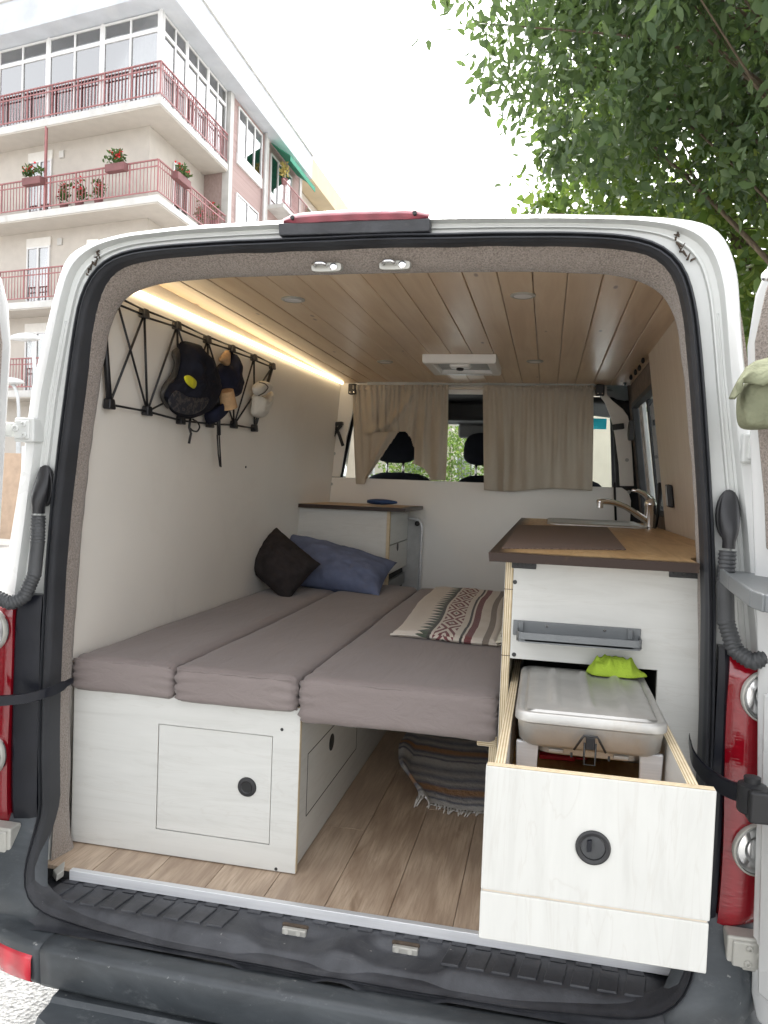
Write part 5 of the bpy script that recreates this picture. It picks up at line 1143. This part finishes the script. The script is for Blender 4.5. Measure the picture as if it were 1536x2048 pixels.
def puff(outl, off, th_, seed, nr=14, k2=.5):
    """soft body bulging from the wall inside an outline"""
    cen = (sum(p[0] for p in outl)/len(outl), sum(p[1] for p in outl)/len(outl)); n0 = len(outl); pts = []
    for i in range(n0):
        a, b, c, d = outl[i-1], outl[i], outl[(i+1) % n0], outl[(i+2) % n0]
        for k in range(4):
            s = k/4; pts.append(tuple(.5*((2*b[q])+(-a[q]+c[q])*s+(2*a[q]-5*b[q]+4*c[q]-d[q])*s*s+(-a[q]+3*b[q]-3*c[q]+d[q])*s**3) for q in (0, 1)))
    rings = []
    for j in range(nr+1):
        r_ = 1-j/nr*.98; h = off+th_*(1-r_**3)**k2; ring_ = []
        for (u, v) in pts:
            uu, vv = lerp(cen[0], u, r_), lerp(cen[1], v, r_); n_ = noise.noise(Vector((uu*.05+seed, vv*.05, j*.15)))*.018*(1-r_*.6)+noise.noise(Vector((uu*.16+seed, vv*.16, 2)))*.007*(1-r_*.5)
            ring_.append(PWL(uu, vv, off)+V(1, -.15, 0)*(h-off+n_*th_/.08))
        rings.append(ring_)
    mb = MB(); mb.loft(rings, True, True, True); return mb
Z = lambda q: [(180+x/3.84, 560+y/3.84) for x, y in q]
c1 = thing('peaked_cap', 'large black cap with faint camouflage print and yellow patch hanging on the rack', 'cap', PWL(385, 845, .05), 'caps on the rack')
obj('cap_crown', puff(Z([(700,473),(765,478),(835,545),(900,640),(940,740),(948,860),(900,980),(820,1050),(735,1066),(650,1030),(580,955),(548,885),(572,805),(622,745),(655,645),(662,560),(680,510)]), .022, .075, 1.), 'cap_black', c1, smooth=True)
obj('cap_brim', puff(Z([(640,535),(690,520),(670,640),(640,740),(600,790),(560,880),(600,985),(570,965),(536,885),(560,800),(612,735),(640,650),(625,570)]), .02, .02, 2.), 'clip_brown', c1, smooth=True)
tmat = NT('camo'); tt = tmat; n_ = tt.noise(tt.coord(), 45, 4, .6, .6); tt.set(Base_Color=tt.ramp(n_, [(.48, (.012,.013,.02)), (.55, (.07,.06,.055)), (.62, (.02,.018,.02))]), Roughness=.9)
obj('cap_print', puff(Z([(660,850),(760,900),(880,890),(925,900),(880,985),(800,1030),(720,1030),(640,1000),(600,930)]), .088, .006, 3.), 'camo', c1, smooth=True)
obj('cap_patch', puff(Z([(722,745),(765,733),(815,780),(800,835),(745,800)]), .096, .006, 4.), 'yellow_patch', c1, smooth=True)
mb = MB(); mb.tube([PWL(*p, .035) for p in Z([(770,1065),(762,1130),(775,1180),(760,1255)])], .0042, 6); mb.tube(smooth(resample([PWL(*p, .035) for p in Z([(790,1070),(830,1095),(845,1130),(825,1165),(790,1160),(770,1140)])], 24), 2), .003, 6); obj('drawstring', mb, 'rack_black', c1, smooth=True)
c2 = thing('peaked_cap', 'navy cap with tan lining and long wrist strap hanging in the middle of the rack', 'cap', PWL(440, 850, .05), 'caps on the rack')
obj('cap_crown', puff(Z([(1000,640),(1055,650),(1090,560),(1112,600),(1118,700),(1145,770),(1120,850),(1080,900),(1010,930),(980,1040),(930,1110),(890,1090),(880,1020),(940,950),(960,820),(945,720)]), .02, .055, 5.), 'cap_navy', c2, smooth=True)
obj('cap_lining', puff(Z([(1040,540),(1060,570),(1050,660),(1010,640),(990,610)]), .04, .02, 6.), 'cork', c2, smooth=True)
mb = MB(); a = PWL(*Z([(1045, 850)])[0], .07); b = PWL(*Z([(1068, 985)])[0], .075); d_ = (b-a); mb.lathe([(.026, 0), (.030, d_.length*.98), (.026, d_.length), (.024, d_.length*.7)], a, d_, 24); obj('cork_cup', mb, 'cork', c2, smooth='auto')
mb = MB(); P = [PWL(*p, .045) for p in Z([(985,830),(985,1000),(990,1190)])]
for a, b in zip(P, P[1:]): mb.bar(a, b, .010, .024, (1, 0, 0)) if False else mb.tube([a, b], .0075, 8)
mb.tube([PWL(*p, .04) for p in Z([(978,1190),(985,1330),(998,1430),(1006,1438),(1002,1370),(992,1190)])], .0028, 6); obj('wrist_strap', mb, 'rack_black', c2, smooth=True)
c3 = thing('peaked_cap', 'small white cap hanging at the far end of the rack', 'cap', PWL(515, 840, .04), 'caps on the rack')
obj('cap_crown', puff(Z([(1250,880),(1310,900),(1370,850),(1372,930),(1335,1010),(1300,1060),(1240,1035),(1238,960)]), .02, .045, 7.), 'cap_white', c3, smooth=True)
obj('cap_brim', puff(Z([(1248,820),(1300,775),(1355,785),(1380,825),(1350,870),(1290,895),(1255,870)]), .04, .03, 8.), 'cap_white', c3, smooth=True)
mb = MB(); mb.tube(smooth(resample([PWL(*p, .072) for p in Z([(1300,785),(1345,795),(1372,825),(1340,865),(1295,888)])], 20), 1), .0022, 6); obj('cap_piping', mb, 'clip_brown', c3, smooth=True)
# small string of dark bulbs along the sliding door
sl = thing('bulb_string', 'thin dark cord with tiny bulbs along the ceiling above the sliding door', 'string lights', (.80, 2.0, CZ-.03))
P = []
for u, v in ((1222, 771), (1250, 762), (1268, 744), (1285, 716), (1296, 704)): P.append(PWR(u, v, .004))
mb = MB(); mb.tube(smooth(resample(P, 20), 1), .003, 5); obj('cord', mb, 'rack_black', sl, smooth=True)
for u, v in ((1222, 773), (1250, 764), (1262, 752), (1271, 742), (1279, 733), (1286, 718)):
    c = PWR(u, v, .012); mb = MB(); mb.lathe([(.002, .008), (.007, .0), (.008, -.010), (.004, -.018)], c, (0, 0, 1), 10); obj('bulb', mb, 'rack_black', sl, smooth=True)
# ================================================================ outside: apartment block across the pavement on the left
CP = PD(316, 388, 23.1); BX, BY = CP.x, CP.y; ZB = CP.z
LV = V(-math.sin(R(79)), math.cos(R(79)), 0)
def bw(u, v, z): return V(BX+LV.x*u, BY+LV.y*u+v, z)      # u: along the left front, v: along the street front
def bbox(mb, u0, u1, v0, v1, z0, z1): return mb.hexa([bw(u0, v0, z0), bw(u0, v1, z0), bw(u1, v1, z0), bw(u1, v0, z0), bw(u0, v0, z1), bw(u0, v1, z1), bw(u1, v1, z1), bw(u1, v0, z1)])
H = 2.9; DEP = 1.05; UL = 17.; VR = 5.0; VE = 13.2
bld = thing('apartment_block', 'beige apartment block with red balcony railings and white roof fascia', 'building', (BX-4, BY+6, GZ))
ZA = ZB+H; ZS = ZA+2.62
mb = MB(); bbox(mb, DEP, UL, DEP, VE, GZ, ZS-.02); wl = obj('wall', mb, 'plaster', bld)
mb = MB(); bbox(mb, .02, DEP+.02, VR, VE, GZ, ZS-.01); obj('brick_bay', mb, 'pink_brick', bld)
for a_, b_ in ((VR-.02, VR+.28), (VR+3.6, VR+3.9), (VE-.3, VE)): mb = MB(); bbox(mb, -.04, .25, a_, b_, GZ, ZS-.01); obj('pilaster', mb, 'slab', bld)
mb = MB(); bbox(mb, -.55, UL, -.55, VE, ZS, ZS+1.0); rf = obj('roof_fascia', mb, 'fascia', bld, bevel=.02)
mb = MB(); bbox(mb, -.62, UL, -.62, VE, ZS+1.0, ZS+1.06); obj('coping', mb, 'slab', rf)
random.seed(3)
def railing(par, z):
    mb = MB(); hz = z+1.05
    for a, b in (((UL, .04), (.04, .04)), ((.04, .04), (.04, VR-.06))):
        for zz, w_ in ((hz, .055), (z+.12, .03), (z+.86, .025)): mb.bar(bw(*a, zz), bw(*b, zz), w_, .035)
    o = obj('railing', mb, 'railing', par)
    mb = MB(); k = 0
    u = .04
    while u < UL: mb.bar(bw(u, .04, z+.10), bw(u, .04, hz), .018 if k % 8 else .04, .018 if k % 8 else .04, (0, 1, 0)); u += .135; k += 1
    v = .175; k = 1
    while v < VR-.06: mb.bar(bw(.04, v, z+.10), bw(.04, v, hz), .018 if k % 8 else .04, .018 if k % 8 else .04, (0, 1, 0)); v += .135; k += 1
    tag(obj('balusters', mb, 'railing', o), kind='stuff'); return o
def window(par, u, w_, z0, z1, side='L', v=0, n_=2, back='curtain_far', out=0.):
    """framed window on the left front (side L, at depth v) or street front (side R)"""
    P = (lambda a, d, z: bw(a, v-d, z)) if side == 'L' else (lambda a, d, z: bw(v-d, a, z))
    def bx(mb, a0, a1, d0, d1, q0, q1): return mb.hexa([P(a0, d0, q0), P(a1, d0, q0), P(a1, d1, q0), P(a0, d1, q0), P(a0, d0, q1), P(a1, d0, q1), P(a1, d1, q1), P(a0, d1, q1)])
    mb = MB(); f_ = .055
    bx(mb, u, u+f_, -.05, .04, z0, z1); bx(mb, u+w_-f_, u+w_, -.05, .04, z0, z1); bx(mb, u+f_, u+w_-f_, -.05, .04, z0, z0+f_); bx(mb, u+f_, u+w_-f_, -.05, .04, z1-f_, z1)
    for k in range(1, n_): a = u+w_*k/n_; bx(mb, a-f_*.6, a+f_*.6, -.05, .045, z0+f_, z1-f_)
    o = obj('window', mb, 'window_white', par)
    for k in range(n_):
        a0 = u+w_*k/n_+f_*.6; a1 = u+w_*(k+1)/n_-f_*.6; mb = MB(); bx(mb, a0, a1, .0, .008, z0+f_, z1-f_); obj('pane', mb, 'glass_far', o)
    if back: mb = MB(); bx(mb, u+.02, u+w_-.02, -.045, -.030, z0+.02, z1-.02); obj('blind', mb, back, o)
    return o
for i, z in enumerate((ZA, ZB, ZB-H, ZB-2*H)):
    mb = MB(); bbox(mb, 0, UL, 0, DEP-.01, z-.22, z); bbox(mb, 0, DEP-.01, DEP-.01, VR-.03, z-.22, z); sl_ = obj('balcony_slab', mb, 'slab', bld, bevel=.01)
    mb = MB(); bbox(mb, .03, UL, .03, DEP-.01, z-.26, z-.221); bbox(mb, .03, DEP-.01, DEP-.01, VR-.04, z-.26, z-.221); obj('balcony_soffit', mb, 'plaster', sl_)
    railing(bld, z)
    if z < ZA:
        for u0, w_ in ((5.15, 1.05), (9.2, 1.2), (13.5, 1.2)):
            o = window(bld, u0, w_, z+.05, z+2.12, 'L', DEP-.03, 2)
            mb = MB(); bbox(mb, u0-.03, u0+w_+.03, DEP-.055, DEP, z+2.12, z+2.42); obj('shutter_box', mb, 'shutter_w', o)
        mb = MB(); bbox(mb, 4.62, 4.82, DEP-.06, DEP, z+2.10, z+2.33); obj('vent_grille', mb, 'slab', bld)
        o = window(bld, 2.6, 1.1, z+.05, z+2.15, 'R', DEP-.03, 2)
# glazed-in top balcony
def mull(mb, a, b, z0, z1, t_=.05): return mb.obox((a+b)/2+V(0, 0, (z0+z1)/2), (b-a)/2 if (b-a).length > 0 else V(t_/2, 0, 0), V(0, t_/2, 0), V(0, 0, (z1-z0)/2))
gv = .14; zt0 = ZA+.02; ztr = ZA+2.05; zt1 = ZS
k = 0; u = gv
while u < UL-.5:
    w_ = 2.24
    mbf = MB(); bbox(mbf, u-.045, u+.045, gv-.05, gv+.05, zt0, zt1); obj('glazing_post', mbf, 'window_white', bld)
    o = window(bld, u+.045, w_-.09, zt0, ztr, 'L', gv, 2, None)
    for q in range(3):
        uc = u+.25+.7*q+random.uniform(-.1, .1); wc = random.uniform(.15, .45); hc = random.uniform(.7, 1.7); mb = MB(); bbox(mb, uc, uc+wc, gv+.35, gv+.42, zt0+(.0 if q % 2 else 1.9-hc), zt0+(hc if q % 2 else 1.95)); obj(('cupboard', 'drying_cloth')[(q+1) % 2], mb, ('curtain_far', 'dark_room', 'shutter_w', 'slab', 'railing')[random.randint(0, 3)], bld)
    o2 = window(bld, u+.045, w_-.09, ztr, zt1-.03, 'L', gv, 2, 'curtain_far')
    u += w_; k += 1
v = gv+.1
for k in range(3):
    w_ = (VR-.3)/3
    mbf = MB(); bbox(mbf, gv-.05, gv+.05, v-.04, v+.04, zt0, zt1); obj('glazing_post', mbf, 'window_white', bld)
    window(bld, v+.04, w_-.08, zt0, ztr, 'R', gv, 2, 'shutter_w'); window(bld, v+.04, w_-.08, ztr, zt1-.03, 'R', gv, 2, 'shutter_w'); v += w_
mb = MB(); bbox(mb, gv+.3, UL, DEP-.04, DEP, zt0, zt1); bbox(mb, DEP-.04, DEP, gv+.4, VR, zt0, zt1); obj('gallery_wall', mb, 'curtain_far', bld)
# windows of the brick bay and a green awning over the recess
window(bld, VR+.75, 2.4, ZA+.75, ZA+2.45, 'R', .0, 3, 'shutter_w'); mb = MB(); bbox(mb, -.06, .05, VR+.7, VR+3.2, ZA+.35, ZA+.74); obj('window_apron', mb, 'window_white', bld)
window(bld, VR+.75, 2.2, ZB+.2, ZB+2.2, 'R', .0, 2, 'shutter_w')
for z in (ZA, ZB):
    window(bld, VR+4.2, 2.6, z+.05, z+2.2, 'R', .0, 3, 'shutter_w')
    mb = MB(); bbox(mb, -.75, .02, VR+4.0, VE-.9, z-.16, z); o = obj('balcony_slab', mb, 'slab', bld)
    mb = MB(); 
    for zz in (z+.12, z+1.0): mb.bar(bw(-.7, VR+4.0, zz), bw(-.7, VE-.9, zz), .04, .04)
    vv = VR+4.0
    while vv < VE-.9: mb.bar(bw(-.7, vv, z), bw(-.7, vv, z+1.0), .02, .02, (0, 1, 0)); vv += .15
    tag(obj('balusters', mb, 'railing', o), kind='stuff')
mb = MB(); mb.hexa([bw(-.05, VR+4.0, ZS-.1), bw(-.05, VE-.8, ZS-.1), bw(-1.0, VE-.8, ZS-.75), bw(-1.0, VR+4.0, ZS-.75), bw(-.05, VR+4.0, ZS-.08), bw(-.05, VE-.8, ZS-.08), bw(-1.0, VE-.8, ZS-.73), bw(-1.0, VR+4.0, ZS-.73)]); aw = obj('awning', mb, 'awning_green', bld)
mb = MB(); mb.hexa([bw(-1.0, VR+4.0, ZS-.95), bw(-1.0, VE-.8, ZS-.95), bw(-1.02, VE-.8, ZS-.95), bw(-1.02, VR+4.0, ZS-.95), bw(-1.0, VR+4.0, ZS-.75), bw(-1.0, VE-.8, ZS-.75), bw(-1.02, VE-.8, ZS-.75), bw(-1.02, VR+4.0, ZS-.75)]); obj('awning_valance', mb, 'awning_green', aw)
mb = MB(); mb.bar(bw(4.6, .06, ZB), bw(4.6, .06, ZA-.2), .07, .07, (0, 1, 0)); obj('balcony_post', mb, 'railing', bld)
mb = MB(); mb.tube([bw(-.10, VR+3.35, GZ), bw(-.10, VR+3.35, ZS-.02)], .06, 8); obj('downpipe', mb, 'slab', bld, smooth=True)
# second block further along, tan fascia
bl2 = thing('apartment_block', 'farther apartment block with tan roof fascia along the same street', 'building', (BX-4, BY+20, GZ))
mb = MB(); bbox(mb, 0.4, UL, VE+.02, VE+16, GZ, ZS-.05); obj('wall', mb, 'plaster', bl2)
mb = MB(); bbox(mb, -.55, UL, VE+.01, VE+16, ZS, ZS+1.0); obj('roof_fascia', mb, 'fascia_tan', bl2, bevel=.02)
for z in (ZA, ZB, ZB-H):
    mb = MB(); bbox(mb, -.5, .4, VE+.6, VE+7, z-.18, z); o = obj('balcony_slab', mb, 'slab', bl2)
    mb = MB()
    for zz in (z+.12, z+1.0): mb.bar(bw(-.46, VE+.6, zz), bw(-.46, VE+7, zz), .04, .04)
    vv = VE+.6
    while vv < VE+7: mb.bar(bw(-.46, vv, z), bw(-.46, vv, z+1.0), .02, .02, (0, 1, 0)); vv += .16
    tag(obj('balusters', mb, 'railing', o), kind='stuff')
    window(bl2, VE+1.5, 2.2, z+.1, z+2.2, 'R', .38, 2, 'shutter_w'); window(bl2, VE+8.5, 1.6, z+.7, z+2.2, 'R', .38, 2, 'shutter_w')

# ---- leaves
def leaves(C, n_per, spread, L, W, rng, droop=.5):
    """kite-shaped folded leaves scattered round cluster centres C (k,3)"""
    k = len(C); n = k*n_per
    c = np.repeat(C, n_per, 0)+rng.normal(0, 1, (n, 3))*spread
    d = rng.normal(0, 1, (n, 3)); d[:, 2] -= droop*1.6; d /= np.linalg.norm(d, axis=1)[:, None]
    q = rng.normal(0, 1, (n, 3)); s = np.cross(d, q); s /= np.linalg.norm(s, axis=1)[:, None]; nn = np.cross(s, d)
    l = L*rng.uniform(.45, 1.5, (n, 1)); w_ = W*l/L*rng.uniform(.8, 1.15, (n, 1))
    b = c; t_ = c+d*l+nn*l*-.12; r1 = c+d*l*.30+s*w_*.5+nn*w_*.16; r2 = c+d*l*.68+s*w_*.38+nn*w_*.08; l1 = c+d*l*.30-s*w_*.5+nn*w_*.16; l2 = c+d*l*.68-s*w_*.38+nn*w_*.08; m_ = c+d*l*.5
    v = np.stack([b, r1, r2, t_, l2, l1, m_], 1).reshape(-1, 3); o = (np.arange(n)*7)[:, None]
    f = np.concatenate([o+np.array([[0, 1, 2, 6]]), o+np.array([[6, 2, 3, 4]]), o+np.array([[0, 6, 4, 5]])], 0)
    return v, f
def np_obj(name, v, f, mat, parent):
    me = bpy.data.meshes.new(name); b = np.array(wloc(parent)) if parent is not None else np.zeros(3); v = v-b
    me.vertices.add(len(v)); me.vertices.foreach_set('co', v.astype(np.float32).ravel())
    me.loops.add(f.size); me.loops.foreach_set('vertex_index', f.astype(np.int32).ravel())
    me.polygons.add(len(f)); me.polygons.foreach_set('loop_start', (np.arange(len(f))*f.shape[1]).astype(np.int32)); me.polygons.foreach_set('loop_total', np.full(len(f), f.shape[1], np.int32))
    me.update(calc_edges=True); me.materials.append(M[mat]); o = bpy.data.objects.new(name, me); COL.objects.link(o); o.parent = parent; return o
def tree(label, base, h0, cen, rad, ncl, nper, spread, L, W, mat, seed, droop=.5, shell=.55, nb=14, extra=None):
    rng = np.random.default_rng(seed); random.seed(seed)
    tr = thing('street_tree', label, 'tree', base, 'trees on the right of the street'); base = Vector(base); cen = Vector(cen)
    P = rng.normal(0, 1, (ncl, 3)); P /= np.linalg.norm(P, axis=1)[:, None]; r_ = (shell+(1-shell)*rng.random((ncl, 1)))
    lump = np.array([[1+.22*noise.noise(Vector((p[0]*2.2+seed, p[1]*2.2, p[2]*2.2)))] for p in P])
    C = np.array(cen)+P*r_*lump*np.array(rad)
    if extra is not None: C = np.concatenate([C, extra], 0)
    v, f = leaves(C, nper, spread, L, W, rng, droop); np_obj('crown', v, f, mat, tr)
    mb = MB(); top_ = V(lerp(base.x, cen.x, .45), lerp(base.y, cen.y, .45), lerp(base.z, cen.z, .75)+.3)
    trunk = smooth(resample([base, base+V(.06, .05, h0*.5), base.lerp(top_, .55)+V(-.1, 0, 0), top_], 14), 2)
    mb.tube(trunk, [lerp(.20, .10, i/13) for i in range(14)], 12)
    ends = C[rng.choice(len(C), min(nb*5, len(C)), False)]
    for i, e in enumerate(ends):
        a = trunk[random.randint(6, 13)]; e = Vector(e); m_ = a.lerp(e, .5)+V(random.uniform(-.3, .3), random.uniform(-.3, .3), random.uniform(.1, .5)); r0 = .05 if i < nb else .022
        mb.tube(smooth(resample([a, m_, e], 10), 1), [lerp(r0, .006, k/9) for k in range(10)], 6)
    obj('trunk', mb, 'bark', tr, smooth=True, fix=False); return tr
rng0 = np.random.default_rng(3)
ex = np.array([PY(u, v, 5.2+1.6*rng0.random()) for u, v in [(rng0.uniform(930, 1010), rng0.uniform(20, 300)) for _ in range(46)]])
tree('leafy tree with drooping dark leaves hanging over the van roof', (3.9, 6.3, GZ+.13), 3.2, (2.5, 6.2, 6.0), (3.25, 2.6, 2.25), 900, 44, .135, .115, .052, 'leaf_dark', 5, .7, .45)
tree('bright green tree behind the drooping one, rising above the van roof', (4.6, 10.5, GZ+.13), 3.0, (3.6, 10.0, 5.6), (3.9, 3.0, 3.4), 860, 40, .18, .125, .09, 'leaf_bright', 8, .25, .5)
tree('tall tree at the right edge behind the open right door', (6.2, 5.2, GZ+.13), 2.6, (5.2, 5.6, 4.6), (2.4, 2.8, 3.6), 700, 36, .20, .12, .09, 'leaf_bright', 12, .3, .5)
# hedge by the sliding door and shrub seen through the windscreen
def hedge(nm, lab, c, rad, ncl, mat, seed, sp=.12):
    rng = np.random.default_rng(seed); P = rng.uniform(-1, 1, (ncl, 3)); P[:, 2] = rng.uniform(0, 1, ncl)
    C = np.array(c)+P*np.array(rad); v, f = leaves(C, 26, sp, .09, .06, rng, .1); h = thing(nm, lab, 'shrub', c); np_obj('foliage', v, f, mat, h)
    mb = MB()
    for k in range(14): a = V(c[0]+rad[0]*random.uniform(-.7, .7), c[1]+rad[1]*random.uniform(-.7, .7), c[2]-.02); mb.tube([a, a+V(.05, .05, rad[2]*.5), a+V(-.04, .08, rad[2]*.9)], [.02, .015, .006], 6)
    obj('stems', mb, 'bark', h, smooth=True, fix=False); return h
hedge('clipped_hedge', 'green hedge on the pavement seen through the side window', (4.6, 7.0, GZ+.13), (1.2, 4.2, 1.75), 520, 'leaf_hedge', 31)
hedge('round_shrub', 'bright green shrub far ahead seen through the gap between the curtains', (-2.6, 22.0, GZ), (1.9, 1.6, 3.4), 420, 'leaf_bright', 33, .2)
# house far ahead, seen through the windscreen
fh = thing('far_house', 'cream house with rows of windows far ahead through the windscreen', 'building', (-5, 46, GZ))
mb = MB(); mb.box(-22, 9, 44, 54, GZ, 11); obj('wall', mb, 'brick_far', fh)
for xw in range(-20, 9, 3):
    for zw in (1.4, 4.4, 7.4):
        mb = MB(); mb.box(xw, xw+1.1, 43.93, 44.0, zw, zw+1.5); o = obj('window', mb, 'window_white', fh); mb = MB(); mb.box(xw+.1, xw+1.0, 43.9, 43.925, zw+.1, zw+1.4); obj('pane', mb, 'glass_far', o)
# parked cars ahead
def car(x, y, mat, lab):
    t_ = thing('parked_car', lab, 'car', (x, y, GZ), 'cars parked ahead')
    secs = []
    prof_ = [(-2.0, .35, .60), (-1.95, .30, .85), (-1.5, .28, .95), (-1.15, .28, 1.30), (-.8, .28, 1.44), (.3, .28, 1.44), (.9, .28, 1.05), (1.7, .28, .85), (1.98, .32, .62)]
    for (dy, z0, z1) in prof_:
        w_ = .85; wt_ = w_ if z1 < 1.1 else .62
        secs.append([V(x-w_, y+dy, GZ+z0), V(x-w_, y+dy, GZ+min(z1, .88)), V(x-wt_, y+dy, GZ+z1), V(x+wt_, y+dy, GZ+z1), V(x+w_, y+dy, GZ+min(z1, .88)), V(x+w_, y+dy, GZ+z0)])
    mb = MB(); mb.loft(secs, True, True, True); obj('body', mb, mat, t_, bevel=.04, seg=2)
    mb = MB(); mb.hexa([V(x-.6, y-1.50, GZ+.99), V(x+.6, y-1.50, GZ+.99), V(x+.6, y-1.4, GZ+.99), V(x-.6, y-1.4, GZ+.99), V(x-.52, y-1.16, GZ+1.30), V(x+.52, y-1.16, GZ+1.30), V(x+.52, y-1.05, GZ+1.30), V(x-.52, y-1.05, GZ+1.30)]); obj('rear_window', mb, 'trim_black', t_)
    for sx in (-1, 1):
        mb = MB(); mb.hexa([V(x+sx*.80, y-1.95, GZ+.68), V(x+sx*.62, y-1.98, GZ+.68), V(x+sx*.62, y-1.90, GZ+.68), V(x+sx*.80, y-1.88, GZ+.68), V(x+sx*.80, y-1.96, GZ+.86), V(x+sx*.62, y-1.99, GZ+.86), V(x+sx*.62, y-1.90, GZ+.86), V(x+sx*.80, y-1.88, GZ+.86)]); obj('rear_light', mb, 'lens_red', t_)
        for dy in (-1.25, 1.25): mb = MB(); mb.lathe([(.18, -.1), (.31, -.1), (.31, .1), (.18, .1)], (x+sx*.78, y+dy, GZ+.31), (1, 0, 0), 20); obj('wheel', mb, 'tyre', t_, smooth='auto')
car(-1.75, 15.5, 'car_white', 'white parked car ahead, nearer of the two seen between the curtains'); car(-1.0, 24, 'car_silver', 'silver parked car farther ahead between the curtains'); car(1.1, 12.5, 'car_silver', 'silver parked car in front of the van on the right')
# street lamps on the left
def lamp(u, v, y, lab):
    c = PY(u, v, y); t_ = thing('street_lamp', lab, 'street lamp', (c.x+.35, c.y, GZ+.13), 'street lamps on the left')
    mb = MB(); rr = []
    for i in range(9):
        s = i/8; e = math.sin(math.pi*(.05+.9*s))**.6; x = lerp(-.46, .46, s); rr.append([V(c.x+x, c.y+.22*e*math.cos(f), c.z+.02+(.16 if math.sin(f) > 0 else .07)*e*math.sin(f)) for f in [2*math.pi*k/14 for k in range(14)]])
    mb.loft(rr, True, True, True); obj('lamp_head', mb, 'lamp_white', t_, smooth=True)
    mb = MB(); mb.tube(smooth(resample([V(c.x+.10, c.y, c.z-.03), V(c.x+.27, c.y, c.z-.25), V(c.x+.33, c.y, c.z-.9), V(c.x+.35, c.y, GZ+.13)], 30), 3), [.05]*10+[.07]*20, 10); obj('pole', mb, 'pole_grey', t_, smooth=True)
lamp(50, 679, 17.0, 'white street lamp with curved neck beside the left pillar, higher in view'); lamp(20, 766, 19.0, 'white street lamp lower in view at the left edge')
# orange mesh fence panel and yellow sign at the left edge
a = PY(10, 960, 12.0); fe = thing('mesh_fence', 'orange mesh fence panel at the left edge beyond the door', 'fence', (a.x, 12, GZ+.13))
mb = MB(); mb.box(a.x-1.6, a.x+.4, 12.0, 12.03, GZ+.25, a.z+.55); obj('mesh', mb, 'fence_orange', fe)
for dx_ in (-1.65, .42): mb = MB(); mb.box(a.x+dx_-.03, a.x+dx_+.03, 11.97, 12.06, GZ+.13, a.z+.7); obj('fence_post', mb, 'pole_grey', fe)
# planters, pots and flowers on the balconies
def planter(p, w_, lab, kind_='box', rot=V(1, 0, 0), fl='flower_red', gm='plant_green'):
    nm = 'window_box' if kind_ == 'box' else 'flower_pot'
    t_ = thing(nm, lab, 'planter' if kind_ == 'box' else 'flower pot', p, 'plants on the balconies'); p = Vector(p); h = .24
    mb = MB()
    if kind_ == 'box': up_ = V(0, 0, 1); sd_ = rot.cross(up_); mb.obox(p+V(0, 0, h/2), rot*w_/2, sd_*.11, V(0, 0, h/2)); obj('box', mb, 'planter_pink', t_, bevel=.02)
    else: mb.lathe([(.10, 0), (.14, .22), (.15, .24), (.13, .24)], p, (0, 0, 1), 14); obj('pot', mb, 'planter_pink', t_, smooth='auto'); w_ = .3
    rng = np.random.default_rng(int(abs(p.x*97+p.z*31)) % 9999); n_ = 10
    C = np.array([list(p+rot*float(rng.uniform(-.45, .45))*w_+V(0, 0, h+.12+float(rng.random())*(.15 if kind_ == 'box' else .45))) for _ in range(n_)]); v, f = leaves(C, 14, .07, .13, .06, rng, -.2); np_obj('foliage', v, f, gm, t_)
    if fl: v, f = leaves(C[:5]+np.array([0, -.06, .08]), 9, .05, .06, .06, rng, 0); np_obj('flowers', v, f, fl, t_)
planter(bw(5.0, -.08, ZB+.80), .80, 'pink window box with red flowers next to the balcony post', 'box', LV)
planter(bw(1.55, -.10, ZB+.80), .75, 'pink window box with green plants left of the balcony corner', 'box', LV)
planter(bw(-.10, 1.3, ZB+.78), .9, 'pink window box on the street side just past the balcony corner', 'box', V(0, 1, 0))
for u, lab in ((3.55, 'red flowering pot in the middle of the three on the balcony floor'), (4.2, 'red flowering pot leftmost of the three on the balcony floor'), (2.75, 'tall red flowering pot rightmost of the three on the balcony floor')):
    planter(bw(u-.2, .32, ZB), .3, lab, 'pot', LV)
planter(bw(.3, 3.4, ZB), .5, 'bushy red flowering pot behind the street side railing', 'pot', V(0, 1, 0)); planter(bw(.3, 4.5, ZB+.5), .6, 'leafy pot standing near the brick bay', 'pot', V(0, 1, 0))
planter(bw(-.6, VR+4.4, ZA+.9), .6, 'yellow leaved plant pot under the green awning', 'pot', V(0, 1, 0), None, 'plant_yellow')
